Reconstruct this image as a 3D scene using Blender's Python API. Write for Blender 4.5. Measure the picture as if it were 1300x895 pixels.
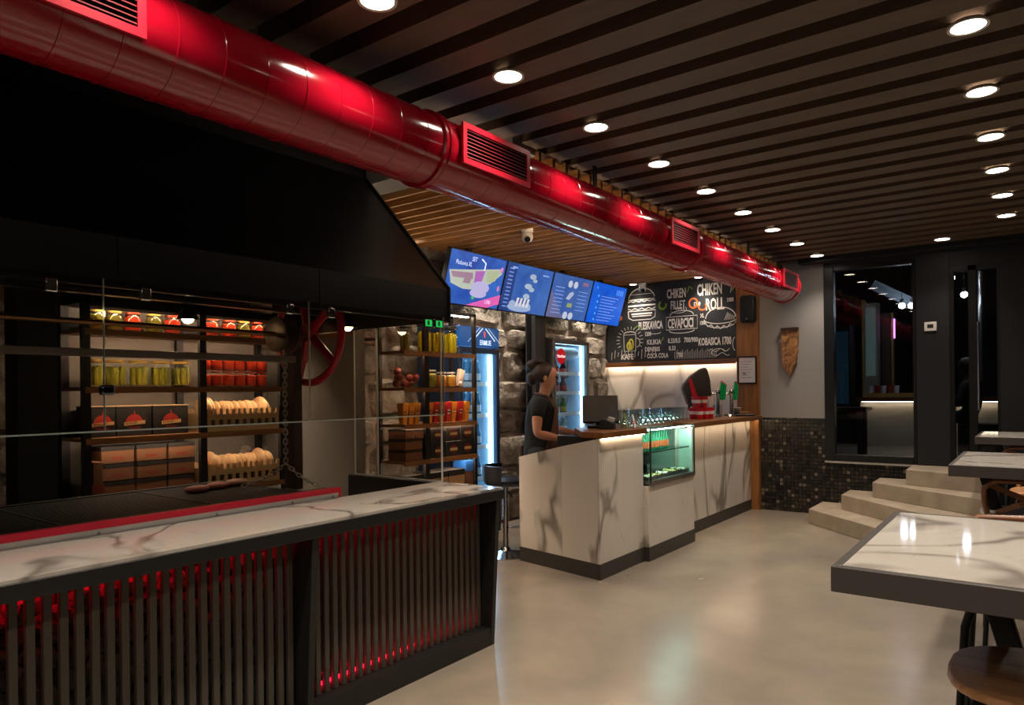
import bpy, math, random
from mathutils import Vector, Matrix, noise
for o in list(bpy.data.objects): bpy.data.objects.remove(o)
S = bpy.context.scene
COL = S.collection
R = random.Random(7)
PI = math.pi
# ---------------------------------------------------------------- camera
YAW, ROLL = 0.641727, -0.0109
cd = bpy.data.cameras.new('camera'); cam = bpy.data.objects.new('camera', cd); COL.objects.link(cam)
cd.sensor_width = 36; cd.lens = 36 * 898.15 / 1300
cd.shift_y = (496.46 - 447.5) / 1300
cd.clip_start = 0.02
cam.location = (0, 0, 1.45)
cam.matrix_world = Matrix.Translation((0, 0, 1.45)) @ Matrix.Rotation(YAW, 4, 'Z') @ Matrix.Rotation(PI / 2, 4, 'X') @ Matrix.Rotation(ROLL, 4, 'Z')
S.camera = cam
# ---------------------------------------------------------------- world, exposure
w = bpy.data.worlds.new('world'); S.world = w; w.use_nodes = True
w.node_tree.nodes['Background'].inputs[0].default_value = (0.9, 0.85, 0.8, 1)
w.node_tree.nodes['Background'].inputs[1].default_value = 0.004
vs = S.view_settings
vs.view_transform = 'Standard'; vs.look = 'None'; vs.gamma = 1; vs.use_curve_mapping = False
vs.exposure = 0.0
S.cycles.use_denoising = True
S.cycles.max_bounces = 10; S.cycles.transparent_max_bounces = 64
S.cycles.sample_clamp_indirect = 4
S.cycles.caustics_reflective = False; S.cycles.caustics_refractive = False
# lamp strengths (W or emission)
SPOT_W, SPOT_TINT = 22.0, (1.0, 0.87, 0.73)
LED_COUNTER, LED_SHELF = 28.0, 125.0
# ---------------------------------------------------------------- materials
def lin(h):
    c = [int(h[i:i + 2], 16) / 255 for i in (0, 2, 4)]
    return tuple(x / 12.92 if x <= 0.04045 else ((x + 0.055) / 1.055) ** 2.4 for x in c) + (1,)
MATS = {}
def mat(name, col='808080', rough=0.5, metal=0, emit=0, ecol=None, spec=0.5, coat=0):
    if name in MATS: return MATS[name]
    m = bpy.data.materials.new(name); m.use_nodes = True
    b = m.node_tree.nodes['Principled BSDF']
    b.inputs['Base Color'].default_value = lin(col)
    b.inputs['Roughness'].default_value = rough; b.inputs['Metallic'].default_value = metal
    b.inputs['Specular IOR Level'].default_value = spec
    b.inputs['Coat Weight'].default_value = coat; b.inputs['Coat Roughness'].default_value = 0.05
    if emit:
        b.inputs['Emission Color'].default_value = lin(ecol or col); b.inputs['Emission Strength'].default_value = emit
    MATS[name] = m
    return m
class N:
    def __init__(s, m): s.t = m.node_tree; s.b = s.t.nodes['Principled BSDF']
    def n(s, typ, **k):
        x = s.t.nodes.new('ShaderNode' + typ)
        for a, v in k.items():
            if a.startswith('i_'):
                key = a[2:]; key = int(key) if key.isdigit() else key.replace('_', ' ')
                x.inputs[key].default_value = v
            else: setattr(x, a, v)
        return x
    def l(s, a, b): s.t.links.new(a, b)
    def ramp(s, fac, stops):
        r = s.n('ValToRGB'); e = r.color_ramp.elements
        while len(e) < len(stops): e.new(0.5)
        for q, (p, c) in zip(e, stops): q.position = p; q.color = lin(c) if isinstance(c, str) else (c, c, c, 1)
        s.l(fac, r.inputs[0]); return r
    def coord(s, scale=(1, 1, 1), kind='Object', loc=(0, 0, 0), rot=(0, 0, 0)):
        t = s.n('TexCoord'); mp = s.n('Mapping'); mp.inputs['Scale'].default_value = scale
        mp.inputs['Location'].default_value = loc; mp.inputs['Rotation'].default_value = rot
        s.l(t.outputs[kind], mp.inputs[0]); return mp.outputs[0]
    def noise(s, vec, scale, detail=4, dist=0, rough=0.55):
        x = s.n('TexNoise'); x.inputs['Scale'].default_value = scale; x.inputs['Detail'].default_value = detail
        x.inputs['Distortion'].default_value = dist; x.inputs['Roughness'].default_value = rough
        s.l(vec, x.inputs['Vector']); return x.outputs['Fac']
    def bump(s, h, st=0.3, d=0.01):
        b = s.n('Bump'); b.inputs['Strength'].default_value = st; b.inputs['Distance'].default_value = d
        s.l(h, b.inputs['Height']); s.l(b.outputs[0], s.b.inputs['Normal'])
    def math(s, op, a, b=None):
        x = s.n('Math', operation=op); s.l(a, x.inputs[0])
        if b is not None:
            if isinstance(b, (int, float)): x.inputs[1].default_value = b
            else: s.l(b, x.inputs[1])
        return x.outputs[0]
    def mix(s, fac, a, b):
        x = s.n('MixRGB'); s.l(fac, x.inputs[0])
        for i, v in ((1, a), (2, b)):
            if isinstance(v, str): x.inputs[i].default_value = lin(v)
            else: s.l(v, x.inputs[i])
        return x.outputs[0]
def m_marble(name, base='cfc8bf', dark='6e675f', rough=0.12, seed=0, scale=1.0):
    if name in MATS: return MATS[name]
    m = mat(name, base, rough); k = N(m)
    v = k.coord((scale * 1.0, scale * 1.0, scale * 0.5), loc=(seed * 3.1, seed * 1.7, seed * 2.3), rot=(0.25, 0.2, 0.3))
    big = k.noise(v, 1.05, 3.2, 0.55, 0.5)
    d = k.math('ABSOLUTE', k.math('SUBTRACT', big, 0.5))
    vein = k.ramp(d, [(0.0, 1.0), (0.009, 0.8), (0.018, 0.4), (0.034, 0.0)]).outputs[0]
    gate = k.ramp(k.noise(v, 1.3, 2), [(0.34, 0.0), (0.48, 1.0)]).outputs[0]
    f2 = k.ramp(k.math('ABSOLUTE', k.math('SUBTRACT', k.noise(v, 3.0, 6, 1.2), 0.5)), [(0.0, 0.55), (0.012, 0.0)]).outputs[0]
    g2 = k.ramp(k.noise(v, 2.1, 2), [(0.5, 0.0), (0.65, 0.6)]).outputs[0]
    tot = k.math('ADD', k.math('MULTIPLY', vein, gate), k.math('MULTIPLY', f2, g2))
    cl = k.ramp(k.noise(v, 0.9, 3), [(0.3, base), (0.75, 'bdb4a9')]).outputs[0]
    x = k.n('MixRGB'); k.l(tot, x.inputs[0]); k.l(cl, x.inputs[1]); x.inputs[2].default_value = lin(dark)
    x.use_clamp = True
    k.l(x.outputs[0], k.b.inputs['Base Color']); return m
def m_wood(name, a='8a5a30', b='5b371b', rough=0.45, scale=(2, 30, 30), detail=5):
    if name in MATS: return MATS[name]
    m = mat(name, a, rough); k = N(m)
    oi = k.n('ObjectInfo'); v = k.coord(scale)
    ad = k.n('VectorMath', operation='ADD'); k.l(v, ad.inputs[0])
    mu = k.n('VectorMath', operation='SCALE'); cb = k.n('CombineXYZ'); k.l(oi.outputs['Random'], cb.inputs[0]); k.l(oi.outputs['Random'], cb.inputs[1])
    k.l(cb.outputs[0], mu.inputs[0]); mu.inputs['Scale'].default_value = 37; k.l(mu.outputs[0], ad.inputs[1])
    f = k.noise(ad.outputs[0], 1.0, detail, 0.6)
    k.l(k.ramp(f, [(0.3, b), (0.68, a)]).outputs[0], k.b.inputs['Base Color']); k.bump(f, 0.15, 0.003); return m
def m_glass(name='clear_glass', tint='f2fbf6', ior=1.45, boost=0.0, rough=0.0):
    if name in MATS: return MATS[name]
    m = bpy.data.materials.new(name); m.use_nodes = True; t = m.node_tree; t.nodes.clear()
    o = t.nodes.new('ShaderNodeOutputMaterial'); mx = t.nodes.new('ShaderNodeMixShader')
    fr = t.nodes.new('ShaderNodeFresnel'); fr.inputs[0].default_value = ior
    tr = t.nodes.new('ShaderNodeBsdfTransparent'); tr.inputs[0].default_value = lin(tint)
    gl = t.nodes.new('ShaderNodeBsdfGlossy'); gl.inputs['Roughness'].default_value = rough
    ad = t.nodes.new('ShaderNodeMath'); ad.inputs[1].default_value = boost; ad.use_clamp = True
    ge = t.nodes.new('ShaderNodeNewGeometry'); sb = t.nodes.new('ShaderNodeMath'); sb.operation = 'SUBTRACT'; sb.inputs[0].default_value = 1
    ml = t.nodes.new('ShaderNodeMath'); ml.operation = 'MULTIPLY'   # only the entry face of a pane mirrors
    t.links.new(ge.outputs['Backfacing'], sb.inputs[1]); t.links.new(sb.outputs[0], ml.inputs[1])
    t.links.new(fr.outputs[0], ad.inputs[0]); t.links.new(ad.outputs[0], ml.inputs[0]); t.links.new(ml.outputs[0], mx.inputs[0])
    t.links.new(tr.outputs[0], mx.inputs[1]); t.links.new(gl.outputs[0], mx.inputs[2]); t.links.new(mx.outputs[0], o.inputs[0])
    MATS[name] = m; return m
def m_emit(name, col, st):
    return mat(name, col, 0.5, emit=st)
def m_rand(name, cols, rough=0.4, island=False, bumpy=0):
    if name in MATS: return MATS[name]
    m = mat(name, cols[0], rough); k = N(m)
    src = k.n('NewGeometry').outputs['Random Per Island'] if island else k.n('ObjectInfo').outputs['Random']
    r = k.ramp(src, [(i / len(cols), c) for i, c in enumerate(cols)]); r.color_ramp.interpolation = 'CONSTANT'
    k.l(r.outputs[0], k.b.inputs['Base Color'])
    if bumpy: k.bump(k.noise(k.coord(), bumpy, 4), 0.4, 0.01)
    return m
# ---------------------------------------------------------------- mesh builder
ORG = {}
class B:
    def __init__(s): s.v = []; s.f = []
    def add(s, vs, fs):
        n = len(s.v); s.v += [tuple(x) for x in vs]; s.f += [tuple(i + n for i in f) for f in fs]; return s
    def box(s, x0, x1, y0, y1, z0, z1):
        x0, x1 = sorted((x0, x1)); y0, y1 = sorted((y0, y1)); z0, z1 = sorted((z0, z1))
        return s.add([(x0, y0, z0), (x1, y0, z0), (x1, y1, z0), (x0, y1, z0), (x0, y0, z1), (x1, y0, z1), (x1, y1, z1), (x0, y1, z1)],
                     [(0, 3, 2, 1), (4, 5, 6, 7), (0, 1, 5, 4), (1, 2, 6, 5), (2, 3, 7, 6), (3, 0, 4, 7)])
    def prism(s, poly, axis, a, b):
        """poly: 2-D points of the two other axes (in x,y,z order), extruded along axis from a to b"""
        def p(q, t):
            q = list(q); q.insert(axis, t); return q
        n = len(poly); area = sum(poly[i][0] * poly[(i + 1) % n][1] - poly[(i + 1) % n][0] * poly[i][1] for i in range(n))
        if (area < 0) != (axis == 1): poly = poly[::-1]
        if a > b: a, b = b, a
        vs = [p(q, a) for q in poly] + [p(q, b) for q in poly]
        return s.add(vs, [tuple(range(n))[::-1], tuple(range(n, 2 * n))] + [(i, (i + 1) % n, n + (i + 1) % n, n + i) for i in range(n)])
    def bar(s, p0, p1, r, r1=None, n=8, cap=True):
        return s.tube([p0, p1], r, n, cap, r1)
    def tube(s, pts, r, n=8, cap=True, r1=None, closed=False):
        pts = [Vector(p) for p in pts]; m = len(pts); vs = []; up = None
        for i, p in enumerate(pts):
            if closed: t = pts[(i + 1) % m] - pts[i - 1]
            else: t = pts[min(i + 1, m - 1)] - pts[max(i - 1, 0)]
            t.normalize()
            if up is None:
                up = Vector((0, 0, 1)) if abs(t.z) < 0.9 else Vector((1, 0, 0))
            a = t.cross(up).normalized(); up = a.cross(t)
            rr = r if r1 is None else r + (r1 - r) * i / (m - 1)
            for k in range(n):
                th = 2 * PI * k / n; vs.append(p + (a * math.cos(th) + up * math.sin(th)) * rr)
        fs = []
        for i in range(m if closed else m - 1):
            for k in range(n):
                j = (i + 1) % m
                fs.append((i * n + k, i * n + (k + 1) % n, j * n + (k + 1) % n, j * n + k))
        if cap and not closed: fs += [tuple(range(n))[::-1], tuple((m - 1) * n + k for k in range(n))]
        return s.add(vs, fs)
    def lathe(s, prof, c=(0, 0, 0), n=16, axis=2, close=True):
        vs = []
        for r, h in prof:
            for k in range(n):
                th = 2 * PI * k / n; q = [r * math.cos(th), r * math.sin(th)]; q.insert(axis, h)
                vs.append((c[0] + q[0], c[1] + q[1], c[2] + q[2]))
        fs = []; m = len(prof); fl = (axis == 1)
        for i in range(m - 1):
            for k in range(n):
                f = (i * n + k, i * n + (k + 1) % n, (i + 1) * n + (k + 1) % n, (i + 1) * n + k); fs.append(f[::-1] if fl else f)
        if close:
            a, b = tuple(range(n))[::-1], tuple((m - 1) * n + k for k in range(n)); fs += [a[::-1], b[::-1]] if fl else [a, b]
        return s.add(vs, fs)
    def ball(s, c, r, n=12, m=8, sx=1, sy=1, sz=1):
        p = [(math.sin(PI * i / m) * 1.0 + 1e-4, -math.cos(PI * i / m)) for i in range(m + 1)]
        b = B().lathe(p, (0, 0, 0), n)
        return s.add([(c[0] + x * r * sx, c[1] + y * r * sy, c[2] + z * r * sz) for x, y, z in b.v], b.f)
    def xf(s, M):
        s.v = [tuple(M @ Vector(p)) for p in s.v]; return s
    def build(s, name, m, parent=None, local=False, smooth=None, bevel=0, label=None):
        me = bpy.data.meshes.new(name); o = bpy.data.objects.new(name, me); COL.objects.link(o)
        vs = s.v
        if parent is not None:
            o.parent = parent
            if not local:
                g = ORG[parent.name]; vs = [(x - g[0], y - g[1], z - g[2]) for x, y, z in vs]
            ORG[o.name] = ORG.get(parent.name, (0, 0, 0))
        elif not local:
            xs, ys, zs = zip(*vs); g = ((min(xs) + max(xs)) / 2, (min(ys) + max(ys)) / 2, min(zs))
            vs = [(x - g[0], y - g[1], z - g[2]) for x, y, z in vs]; o.location = g; ORG[o.name] = g
        else: ORG[o.name] = (0, 0, 0)
        me.from_pydata(vs, [], s.f); me.validate(); me.update()
        if m is not None: me.materials.append(m)
        if smooth is not None:
            me.shade_smooth(); me.set_sharp_from_angle(angle=math.radians(smooth))
        if bevel:
            bm = o.modifiers.new('edge', 'BEVEL'); bm.width = bevel; bm.segments = 2; bm.limit_method = 'ANGLE'
            me.shade_smooth(); me.set_sharp_from_angle(angle=math.radians(40))
        if label: o['label'] = label
        return o
def tag(o, label=None, cat=None, group=None, kind=None):
    if label: o['label'] = label
    if cat: o['category'] = cat
    if group: o['group'] = group
    if kind: o['kind'] = kind
    return o
def thing(name, label, cat, loc=(0, 0, 0), rz=0, group=None, kind=None):
    o = bpy.data.objects.new(name, None); COL.objects.link(o); o.location = loc; o.rotation_euler = (0, 0, rz)
    o.empty_display_size = 0.1; ORG[o.name] = tuple(loc); return tag(o, label, cat, group, kind)
def copy_tree(o, parent=None):
    c = o.copy(); COL.objects.link(c); ORG[c.name] = ORG.get(o.name, (0, 0, 0))
    if parent is not None: c.parent = parent
    for ch in list(o.children): copy_tree(ch, c)
    return c
def child_copy(o, loc, rot=None):
    c = o.copy(); COL.objects.link(c); c.location = loc
    if rot: c.rotation_euler = rot
    return c
def text(name, s, size, org, ux, uz, m, parent, sx=1.0, align='LEFT', lift=0.001, bold=0.0):
    """flat lettering: org = world point of its lower left corner, ux = reading direction, uz = up"""
    cu = bpy.data.curves.new(name, 'FONT'); cu.body = s; cu.size = size; cu.align_x = align; cu.offset = bold; cu.resolution_u = 2
    t = bpy.data.objects.new(name, cu); COL.objects.link(t)
    dg = bpy.context.evaluated_depsgraph_get(); me = bpy.data.meshes.new_from_object(t.evaluated_get(dg))
    bpy.data.objects.remove(t); bpy.data.curves.remove(cu)
    ux = Vector(ux).normalized(); uz = Vector(uz).normalized(); nn = ux.cross(uz); g = Vector(ORG[parent.name]); og = Vector(org)
    for v in me.vertices: v.co = og + ux * v.co.x * sx + uz * v.co.y + nn * lift - g
    me.materials.clear(); me.materials.append(m)
    o = bpy.data.objects.new(name, me); COL.objects.link(o); o.parent = parent; ORG[o.name] = ORG[parent.name]; return o
def stroke(b, pts, wd, org, ux, uz, lift=0.002, closed=False):
    """flat brush line in the plane org + ux, uz"""
    ux = Vector(ux).normalized(); uz = Vector(uz).normalized(); nn = ux.cross(uz); og = Vector(org) + nn * lift
    P = [Vector((p[0], p[1])) for p in pts]; n = len(P); vs = []
    for i in range(n):
        t = (P[(i + 1) % n] - P[i - 1]) if closed else (P[min(i + 1, n - 1)] - P[max(i - 1, 0)])
        if t.length < 1e-9: t = Vector((1, 0))
        t.normalize(); q = Vector((-t.y, t.x)) * wd / 2
        for e in (P[i] + q, P[i] - q): vs.append(og + ux * e.x + uz * e.y)
    b.add(vs, [(2 * i, 2 * ((i + 1) % n), 2 * ((i + 1) % n) + 1, 2 * i + 1)[::-1] for i in range(n if closed else n - 1)])
def arc(cx, cy, rx, ry, a0, a1, n=16):
    return [(cx + rx * math.cos(math.radians(a0 + (a1 - a0) * i / n)), cy + ry * math.sin(math.radians(a0 + (a1 - a0) * i / n))) for i in range(n + 1)]
def flat(b, poly, org, ux, uz, lift=0.001):
    ux = Vector(ux).normalized(); uz = Vector(uz).normalized(); nn = ux.cross(uz); og = Vector(org) + nn * lift
    b.add([og + ux * p[0] + uz * p[1] for p in poly], [tuple(range(len(poly)))])
# common materials
BLACK = mat('black_metal', '0e0e11', 0.42, 0.2); BLACKM = mat('black_matte', '0c0c0d', 0.7)
CHAR = mat('charcoal_paint', '4c453d', 0.5); CHROME = mat('chrome', 'd8d8d8', 0.12, 1); STEEL = mat('brushed_steel', '9a9a98', 0.3, 1)
ALU = mat('aluminium', 'c9c6c2', 0.35, 0.7); WHITE = mat('white_plastic', 'e6e2dc', 0.4); RED = mat('red_gloss', '9c0920', 0.16, 0, coat=0.5)
GLASS = m_glass(); GREY = mat('grey_plaster', '8e8a86', 0.8); DARKW = mat('dark_paint', '111113', 0.6)
# ================================================================ the room
def struct(o, label=None): return tag(o, label, None, None, 'structure')
# floor: polished concrete
mf = mat('polished_concrete', '9c8f80', 0.2); k = N(mf); v = k.coord((1, 1, 1))
f1 = k.noise(v, 0.6, 4, 0.6, 0.5); f2 = k.noise(v, 2.6, 6, 0.2, 0.6)
k.l(k.mix(k.ramp(f2, [(0.35, 0.0), (0.7, 0.45)]).outputs[0], k.ramp(f1, [(0.3, '6e6459'), (0.5, '8b8073'), (0.7, 'a0947f')]).outputs[0], '776e64'), k.b.inputs['Base Color'])
k.l(k.ramp(f1, [(0.3, 0.30), (0.7, 0.15)]).outputs[0], k.b.inputs['Roughness']); k.bump(f2, 0.02, 0.001)
struct(B().box(-5.0, 3.4, -4, 8.8, -0.1, 0).build('floor', mf), 'polished grey-beige concrete floor')
CB = mat('ceiling_black', '0b0a0a', 0.9)
ceil = struct(B().box(-5.0, 3.4, -4, 8.8, 3.16, 3.26).build('ceiling', CB), 'black ceiling above the slats')
# brown slats over the dining side
MS = m_wood('brown_slat', '604f40', '524236', 0.6, (2, 14, 14))
sl = B().box(-2.62, 3.3, -0.08, 0.08, 2.9, 3.0).build('ceiling_slat', MS, ceil)
base = sl.location.copy(); first = True
for i in range(-12, 23):
    y = 2.63 + 0.2667 * i
    if y > 8.55: continue
    if first: sl.location = (base[0], base[1] + y, base[2]); first = False
    else: child_copy(sl, (base[0], base[1] + y, base[2]))
# bearers above the slats
for x in (-2.4, -0.9, 0.7, 2.3):
    B().box(x - 0.03, x + 0.03, -0.7, 8.55, 3.0, 3.06).build('ceiling_batten', BLACKM, ceil)
# warm wooden slats over the serving side
MW = m_wood('pine_slat', 'c08c54', '855c32', 0.5, (2.2, 26, 26))
ws = B().box(-4.78, -2.42, -0.014, 0.014, 2.83, 2.96).build('wood_slat', MW, ceil); b0 = ws.location.copy(); first = True
y = 3.55
while y < 8.5:
    if first: ws.location = (b0[0], b0[1] + y, b0[2]); first = False
    else: child_copy(ws, (b0[0], b0[1] + y, b0[2]))
    y += 0.15
B().box(-2.46, -2.42, 3.45, 8.55, 2.9, 3.1).build('ceiling_edge_board', m_wood('dark_board', '5a3d24', '3a2716'), ceil)
B().box(-4.78, -2.42, 8.5, 8.58, 2.84, 2.92).build('ceiling_edge_board', MATS['dark_board'], ceil)
B().box(-4.78, -2.42, 3.27, 3.5, 2.86, 3.1).build('steel_beam', mat('beam_grey', '8d8c8a', 0.7), ceil)
# left wall: rubble stone, every stone its own piece
MST = mat('rubble_stone', '8a8177', 0.95, spec=0.15); k = N(MST); v = k.coord((1, 1, 1)); oi = k.n('ObjectInfo')
ad = k.n('VectorMath', operation='ADD'); cb = k.n('CombineXYZ'); mu = k.math('MULTIPLY', oi.outputs['Random'], 50); k.l(mu, cb.inputs[0]); k.l(mu, cb.inputs[1]); k.l(v, ad.inputs[0]); k.l(cb.outputs[0], ad.inputs[1])
n1 = k.noise(ad.outputs[0], 4, 7, 0.5, 0.65); n2 = k.noise(ad.outputs[0], 22, 5)
tone = k.ramp(oi.outputs['Random'], [(0.0, '857c72'), (0.5, '9a9084'), (1.0, 'aca294')]).outputs[0]
k.l(k.mix(k.ramp(n1, [(0.36, 0.75), (0.6, 0.0)]).outputs[0], tone, '453f39'), k.b.inputs['Base Color']); k.bump(k.math('ADD', n1, k.math('MULTIPLY', n2, 0.5)), 1.0, 0.05)
MORT = mat('mortar', '857b70', 0.95)
wl = struct(B().box(-5.0, -4.8, -4, 8.8, 0, 3.2).build('wall_left', MORT), 'rubble stone wall behind the serving area')
zz = 0.0; rows = []
while zz < 2.9: h = R.uniform(0.24, 0.46); rows.append((zz, min(zz + h, 2.98))); zz += h
row_y = []
for (z0, z1) in rows:
    y = 0.9 - R.uniform(0, 0.3)
    while y < 8.55:
        wd = R.uniform(0.3, 0.75); y1 = min(y + wd, 8.58)
        if y1 - y > 0.12:
            n = 9; bb = B(); sd = R.uniform(0, 99); g = 0.003; jt = [R.uniform(-0.025, 0.025) for _ in range(8)]; dep = R.uniform(0.035, 0.065)
            vs = []
            for j in range(n + 1):
                for i in range(n + 1):
                    u, vv = i / n * 2 - 1, j / n * 2 - 1
                    u2 = u * (1 - 0.10 * vv * vv); v2 = vv * (1 - 0.10 * u * u)
                    cy = (y + y1) / 2 + u2 * ((y1 - y) / 2 - g) + jt[(i > 4) + 2 * (j > 4)] * (abs(u * vv))
                    cz = (z0 + z1) / 2 + v2 * ((z1 - z0) / 2 - g) + jt[4 + (i > 4) + 2 * (j > 4)] * abs(u * vv)
                    edge = (1 - abs(u) ** 9) * (1 - abs(vv) ** 9)
                    dx = dep * min(1, edge * 1.6) + 0.035 * edge * noise.noise((cy * 5, cz * 5, sd)) + 0.022 * edge * noise.noise((cy * 17, cz * 17, sd))
                    vs.append((-4.805 + max(dx, 0), cy, cz))
            bb.add(vs, [(j * (n + 1) + i, j * (n + 1) + i + 1, (j + 1) * (n + 1) + i + 1, (j + 1) * (n + 1) + i) for j in range(n) for i in range(n)])
            bb.build('stone', MST, wl, smooth=35)
        y = y1
# back wall in pieces around the window and the door
wb = struct(B().box(-5.0, -1.97, 8.6, 8.8, 0, 3.2).build('wall_back', GREY), 'grey plastered back wall')
B().box(-1.97, -1.05, 8.6, 8.8, 0, 0.6).build('wall_piece', GREY, wb)
dk = struct(B().box(-1.05, -0.75, 8.56, 8.8, 0, 3.2).build('wall_entrance', DARKW), 'dark painted pier between window and entrance door')
B().box(-1.97, -1.05, 8.58, 8.8, 2.81, 3.2).build('wall_piece', DARKW, dk)
B().box(-0.75, -0.32, 8.58, 8.8, 2.68, 3.2).build('wall_piece', DARKW, dk)
B().box(-0.32, 3.4, 8.56, 8.8, 0, 3.2).build('wall_piece', DARKW, dk)
B().box(-0.75, -0.32, 8.56, 8.8, 0, 0.6).build('wall_piece', DARKW, dk)
B().box(-2.2, 3.3, 8.4, 8.58, 2.86, 3.15).build('bulkhead', BLACKM, dk)
struct(B().box(3.4, 3.6, -4, 8.8, 0, 3.2).build('wall_right', mat('right_wall', '4c4640', 0.8)))
struct(B().box(-5.0, 3.6, -4.2, -4, 0, 3.2).build('wall_front', mat('front_wall', '2c2a28', 0.8)))
# mosaic tiles: too small to pick apart singly, real joints
MT = m_rand('mosaic_tile', ['2e2823', '231f1c', '3a332c', '2a2726', '1b1917', '443b32', '312b26', '221d1a', '363029', '2a2420', '6a6054', '262220', '2e2823', '231f1c', '3a332c', '2a2726'], 0.22, island=True)
tb = B()
def tiles(x0, x1, z0, z1, p=0.0432, g=0.0055):
    z = z0
    while z < z1 - 0.01:
        x = x0
        while x < x1 - 0.01:
            a, b_, c, d = x + g / 2, min(x + p, x1) - g / 2, z + g / 2, min(z + p, z1) - g / 2; t = 8.596 - R.uniform(0.004, 0.006)
            tb.add([(a, 8.6, c), (b_, 8.6, c), (b_, 8.6, d), (a, 8.6, d), (a + .002, t, c + .002), (b_ - .002, t, c + .002), (b_ - .002, t, d - .002), (a + .002, t, d - .002)],
                   [(4, 5, 6, 7), (0, 1, 5, 4), (1, 2, 6, 5), (2, 3, 7, 6), (3, 0, 4, 7)])
            x += p
        z += p
tiles(-2.70, -1.97, 0, 1.1); tiles(-1.97, -1.05, 0, 0.6)
tag(tb.build('mosaic_tiles', MT, wb, label='small dark brown glazed mosaic tiles'), kind='stuff')
B().box(-2.70, -1.97, 8.5975, 8.605, 0.6, 1.1).build('grout', mat('grout', '15120f', 0.9), wb)
B().box(-2.70, -1.05, 8.5975, 8.605, 0, 0.6).build('grout', mat('grout', '15120f', 0.9), wb)
# window
wn = struct(B().box(-1.97, -1.05, 8.56, 8.7, 0.60, 0.62).build('window_1', mat('sill_stone', 'a39b91', 0.4)), 'tall dark framed fixed window')
for a in ((-1.97, -1.865, 0.62, 2.81), (-1.085, -1.05, 0.62, 2.81), (-1.865, -1.085, 0.62, 0.70), (-1.865, -1.085, 2.76, 2.81)):
    B().box(a[0], a[1], 8.57, 8.68, a[2], a[3]).build('window_frame', BLACK, wn, bevel=0.006)
WG = m_glass('window_glass', 'd2d6d8', 1.5, 0.02)
B().box(-1.865, -1.085, 8.62, 8.63, 0.70, 2.76).build('pane', WG, wn)
# glazed door
dr = struct(B().box(-0.75, -0.71, 8.57, 8.68, 0.62, 2.68).build('door_1', BLACK), 'dark framed glazed entrance door at the top of the steps')
B().box(-0.585, -0.515, 8.57, 8.68, 0.62, 2.68).build('mullion', BLACK, dr)
B().box(-0.345, -0.32, 8.57, 8.68, 0.62, 2.68).build('door_frame', BLACK, dr)
B().box(-0.71, -0.345, 8.57, 8.68, 2.63, 2.68).build('door_frame', BLACK, dr)
B().box(-0.71, -0.345, 8.57, 8.68, 0.62, 0.66).build('door_frame', BLACK, dr)
for a in ((-0.71, -0.585), (-0.515, -0.345)): B().box(a[0], a[1], 8.62, 8.63, 0.66, 2.63).build('pane', WG, dr)
B().bar((-0.50, 8.55, 1.2), (-0.50, 8.55, 2.1), 0.012).build('door_handle', STEEL, dr)
# concrete winder steps
MC = mat('step_concrete', 'a3937f', 0.55); k = N(MC); f = k.noise(k.coord(), 5, 7, 0.4)
k.l(k.ramp(f, [(0.3, '8d7e6d'), (0.7, 'a89985')]).outputs[0], k.b.inputs['Base Color'])
st = thing('staircase', 'four beige concrete winder steps up to the entrance door', 'stairs', (-1.2, 8.0, 0))
for xw, yf, an, z0, z1 in ((-2.0, 7.96, 44, 0, .155), (-1.71, 8.12, 45, .155, .31), (-1.405, 8.10, 37, .31, .465), (-1.09, 8.05, 22, .465, .62)):
    xe = -0.34; ye = yf - (xe - xw) * math.tan(math.radians(an))
    B().prism([(xw, 8.555), (xw, yf), (xe, ye), (xe, 8.555)], 2, z0, z1).build('step', MC, st, bevel=0.004)
# ---------------------------------------------------------------- downlights
EM_L = m_emit('lamp_glow', 'fff0dc', 22.0)
def downlight(x, y, z, label, w=SPOT_W, r=0.062, tint=SPOT_TINT, group=None, size=112):
    t = thing('downlight', label, 'light', (x, y, z), 0, group)
    B().lathe([(r, 0.012), (r, -0.006), (r + 0.012, -0.008), (r + 0.014, 0.0)], (0, 0, 0), 24, close=False).build('trim_ring', mat('lamp_ring', 'b9b2a8', 0.4), t, local=True)
    B().lathe([(0.001, 0.004), (r, 0.004)], (0, 0, 0), 24, close=False).xf(Matrix.Scale(-1, 4, (0, 0, 1))).build('diffuser', EM_L, t, local=True)
    ld = bpy.data.lights.new('lamp_light', 'SPOT'); ld.energy = w * 4 * PI / 4; ld.color = tint; ld.spot_size = math.radians(size); ld.spot_blend = 1.0; ld.shadow_soft_size = r * 0.9
    lo = bpy.data.objects.new('lamp_light', ld); COL.objects.link(lo); lo.parent = t; lo.location = (0, 0, -0.015)
    return t
rows1 = [(-1.945, 1.8 + 0.8 * i) for i in range(-5, 9)]
rows2 = [(-0.22, 2.59 + 0.79 * i) for i in range(-6, 7)]
words = ['first', 'second', 'third', 'fourth', 'fifth', 'sixth', 'seventh', 'eighth', 'ninth', 'tenth', 'eleventh', 'twelfth', 'thirteenth', 'fourteenth']
for i, (x, y) in enumerate(rows1):
    n = i - 5
    lab = f'round recessed downlight, {words[n]} from the front in the row beside the red duct' if n >= 0 else 'round recessed downlight in the duct row, out behind the viewer'
    downlight(x, y, 2.897, lab, group='downlights beside the duct')
for i, (x, y) in enumerate(rows2):
    n = i - 7
    lab = f'round recessed downlight, {words[n]} from the front in the row above the marble tables' if n >= 0 else 'round recessed downlight in the table row, out behind the viewer'
    downlight(x, y, 2.897, lab, group='downlights above the tables', size=112 if y > 0 else 165)
downlight(-0.76, 8.1, 2.897, 'round recessed downlight alone over the steps before the entrance door', SPOT_W * 0.6)
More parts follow.
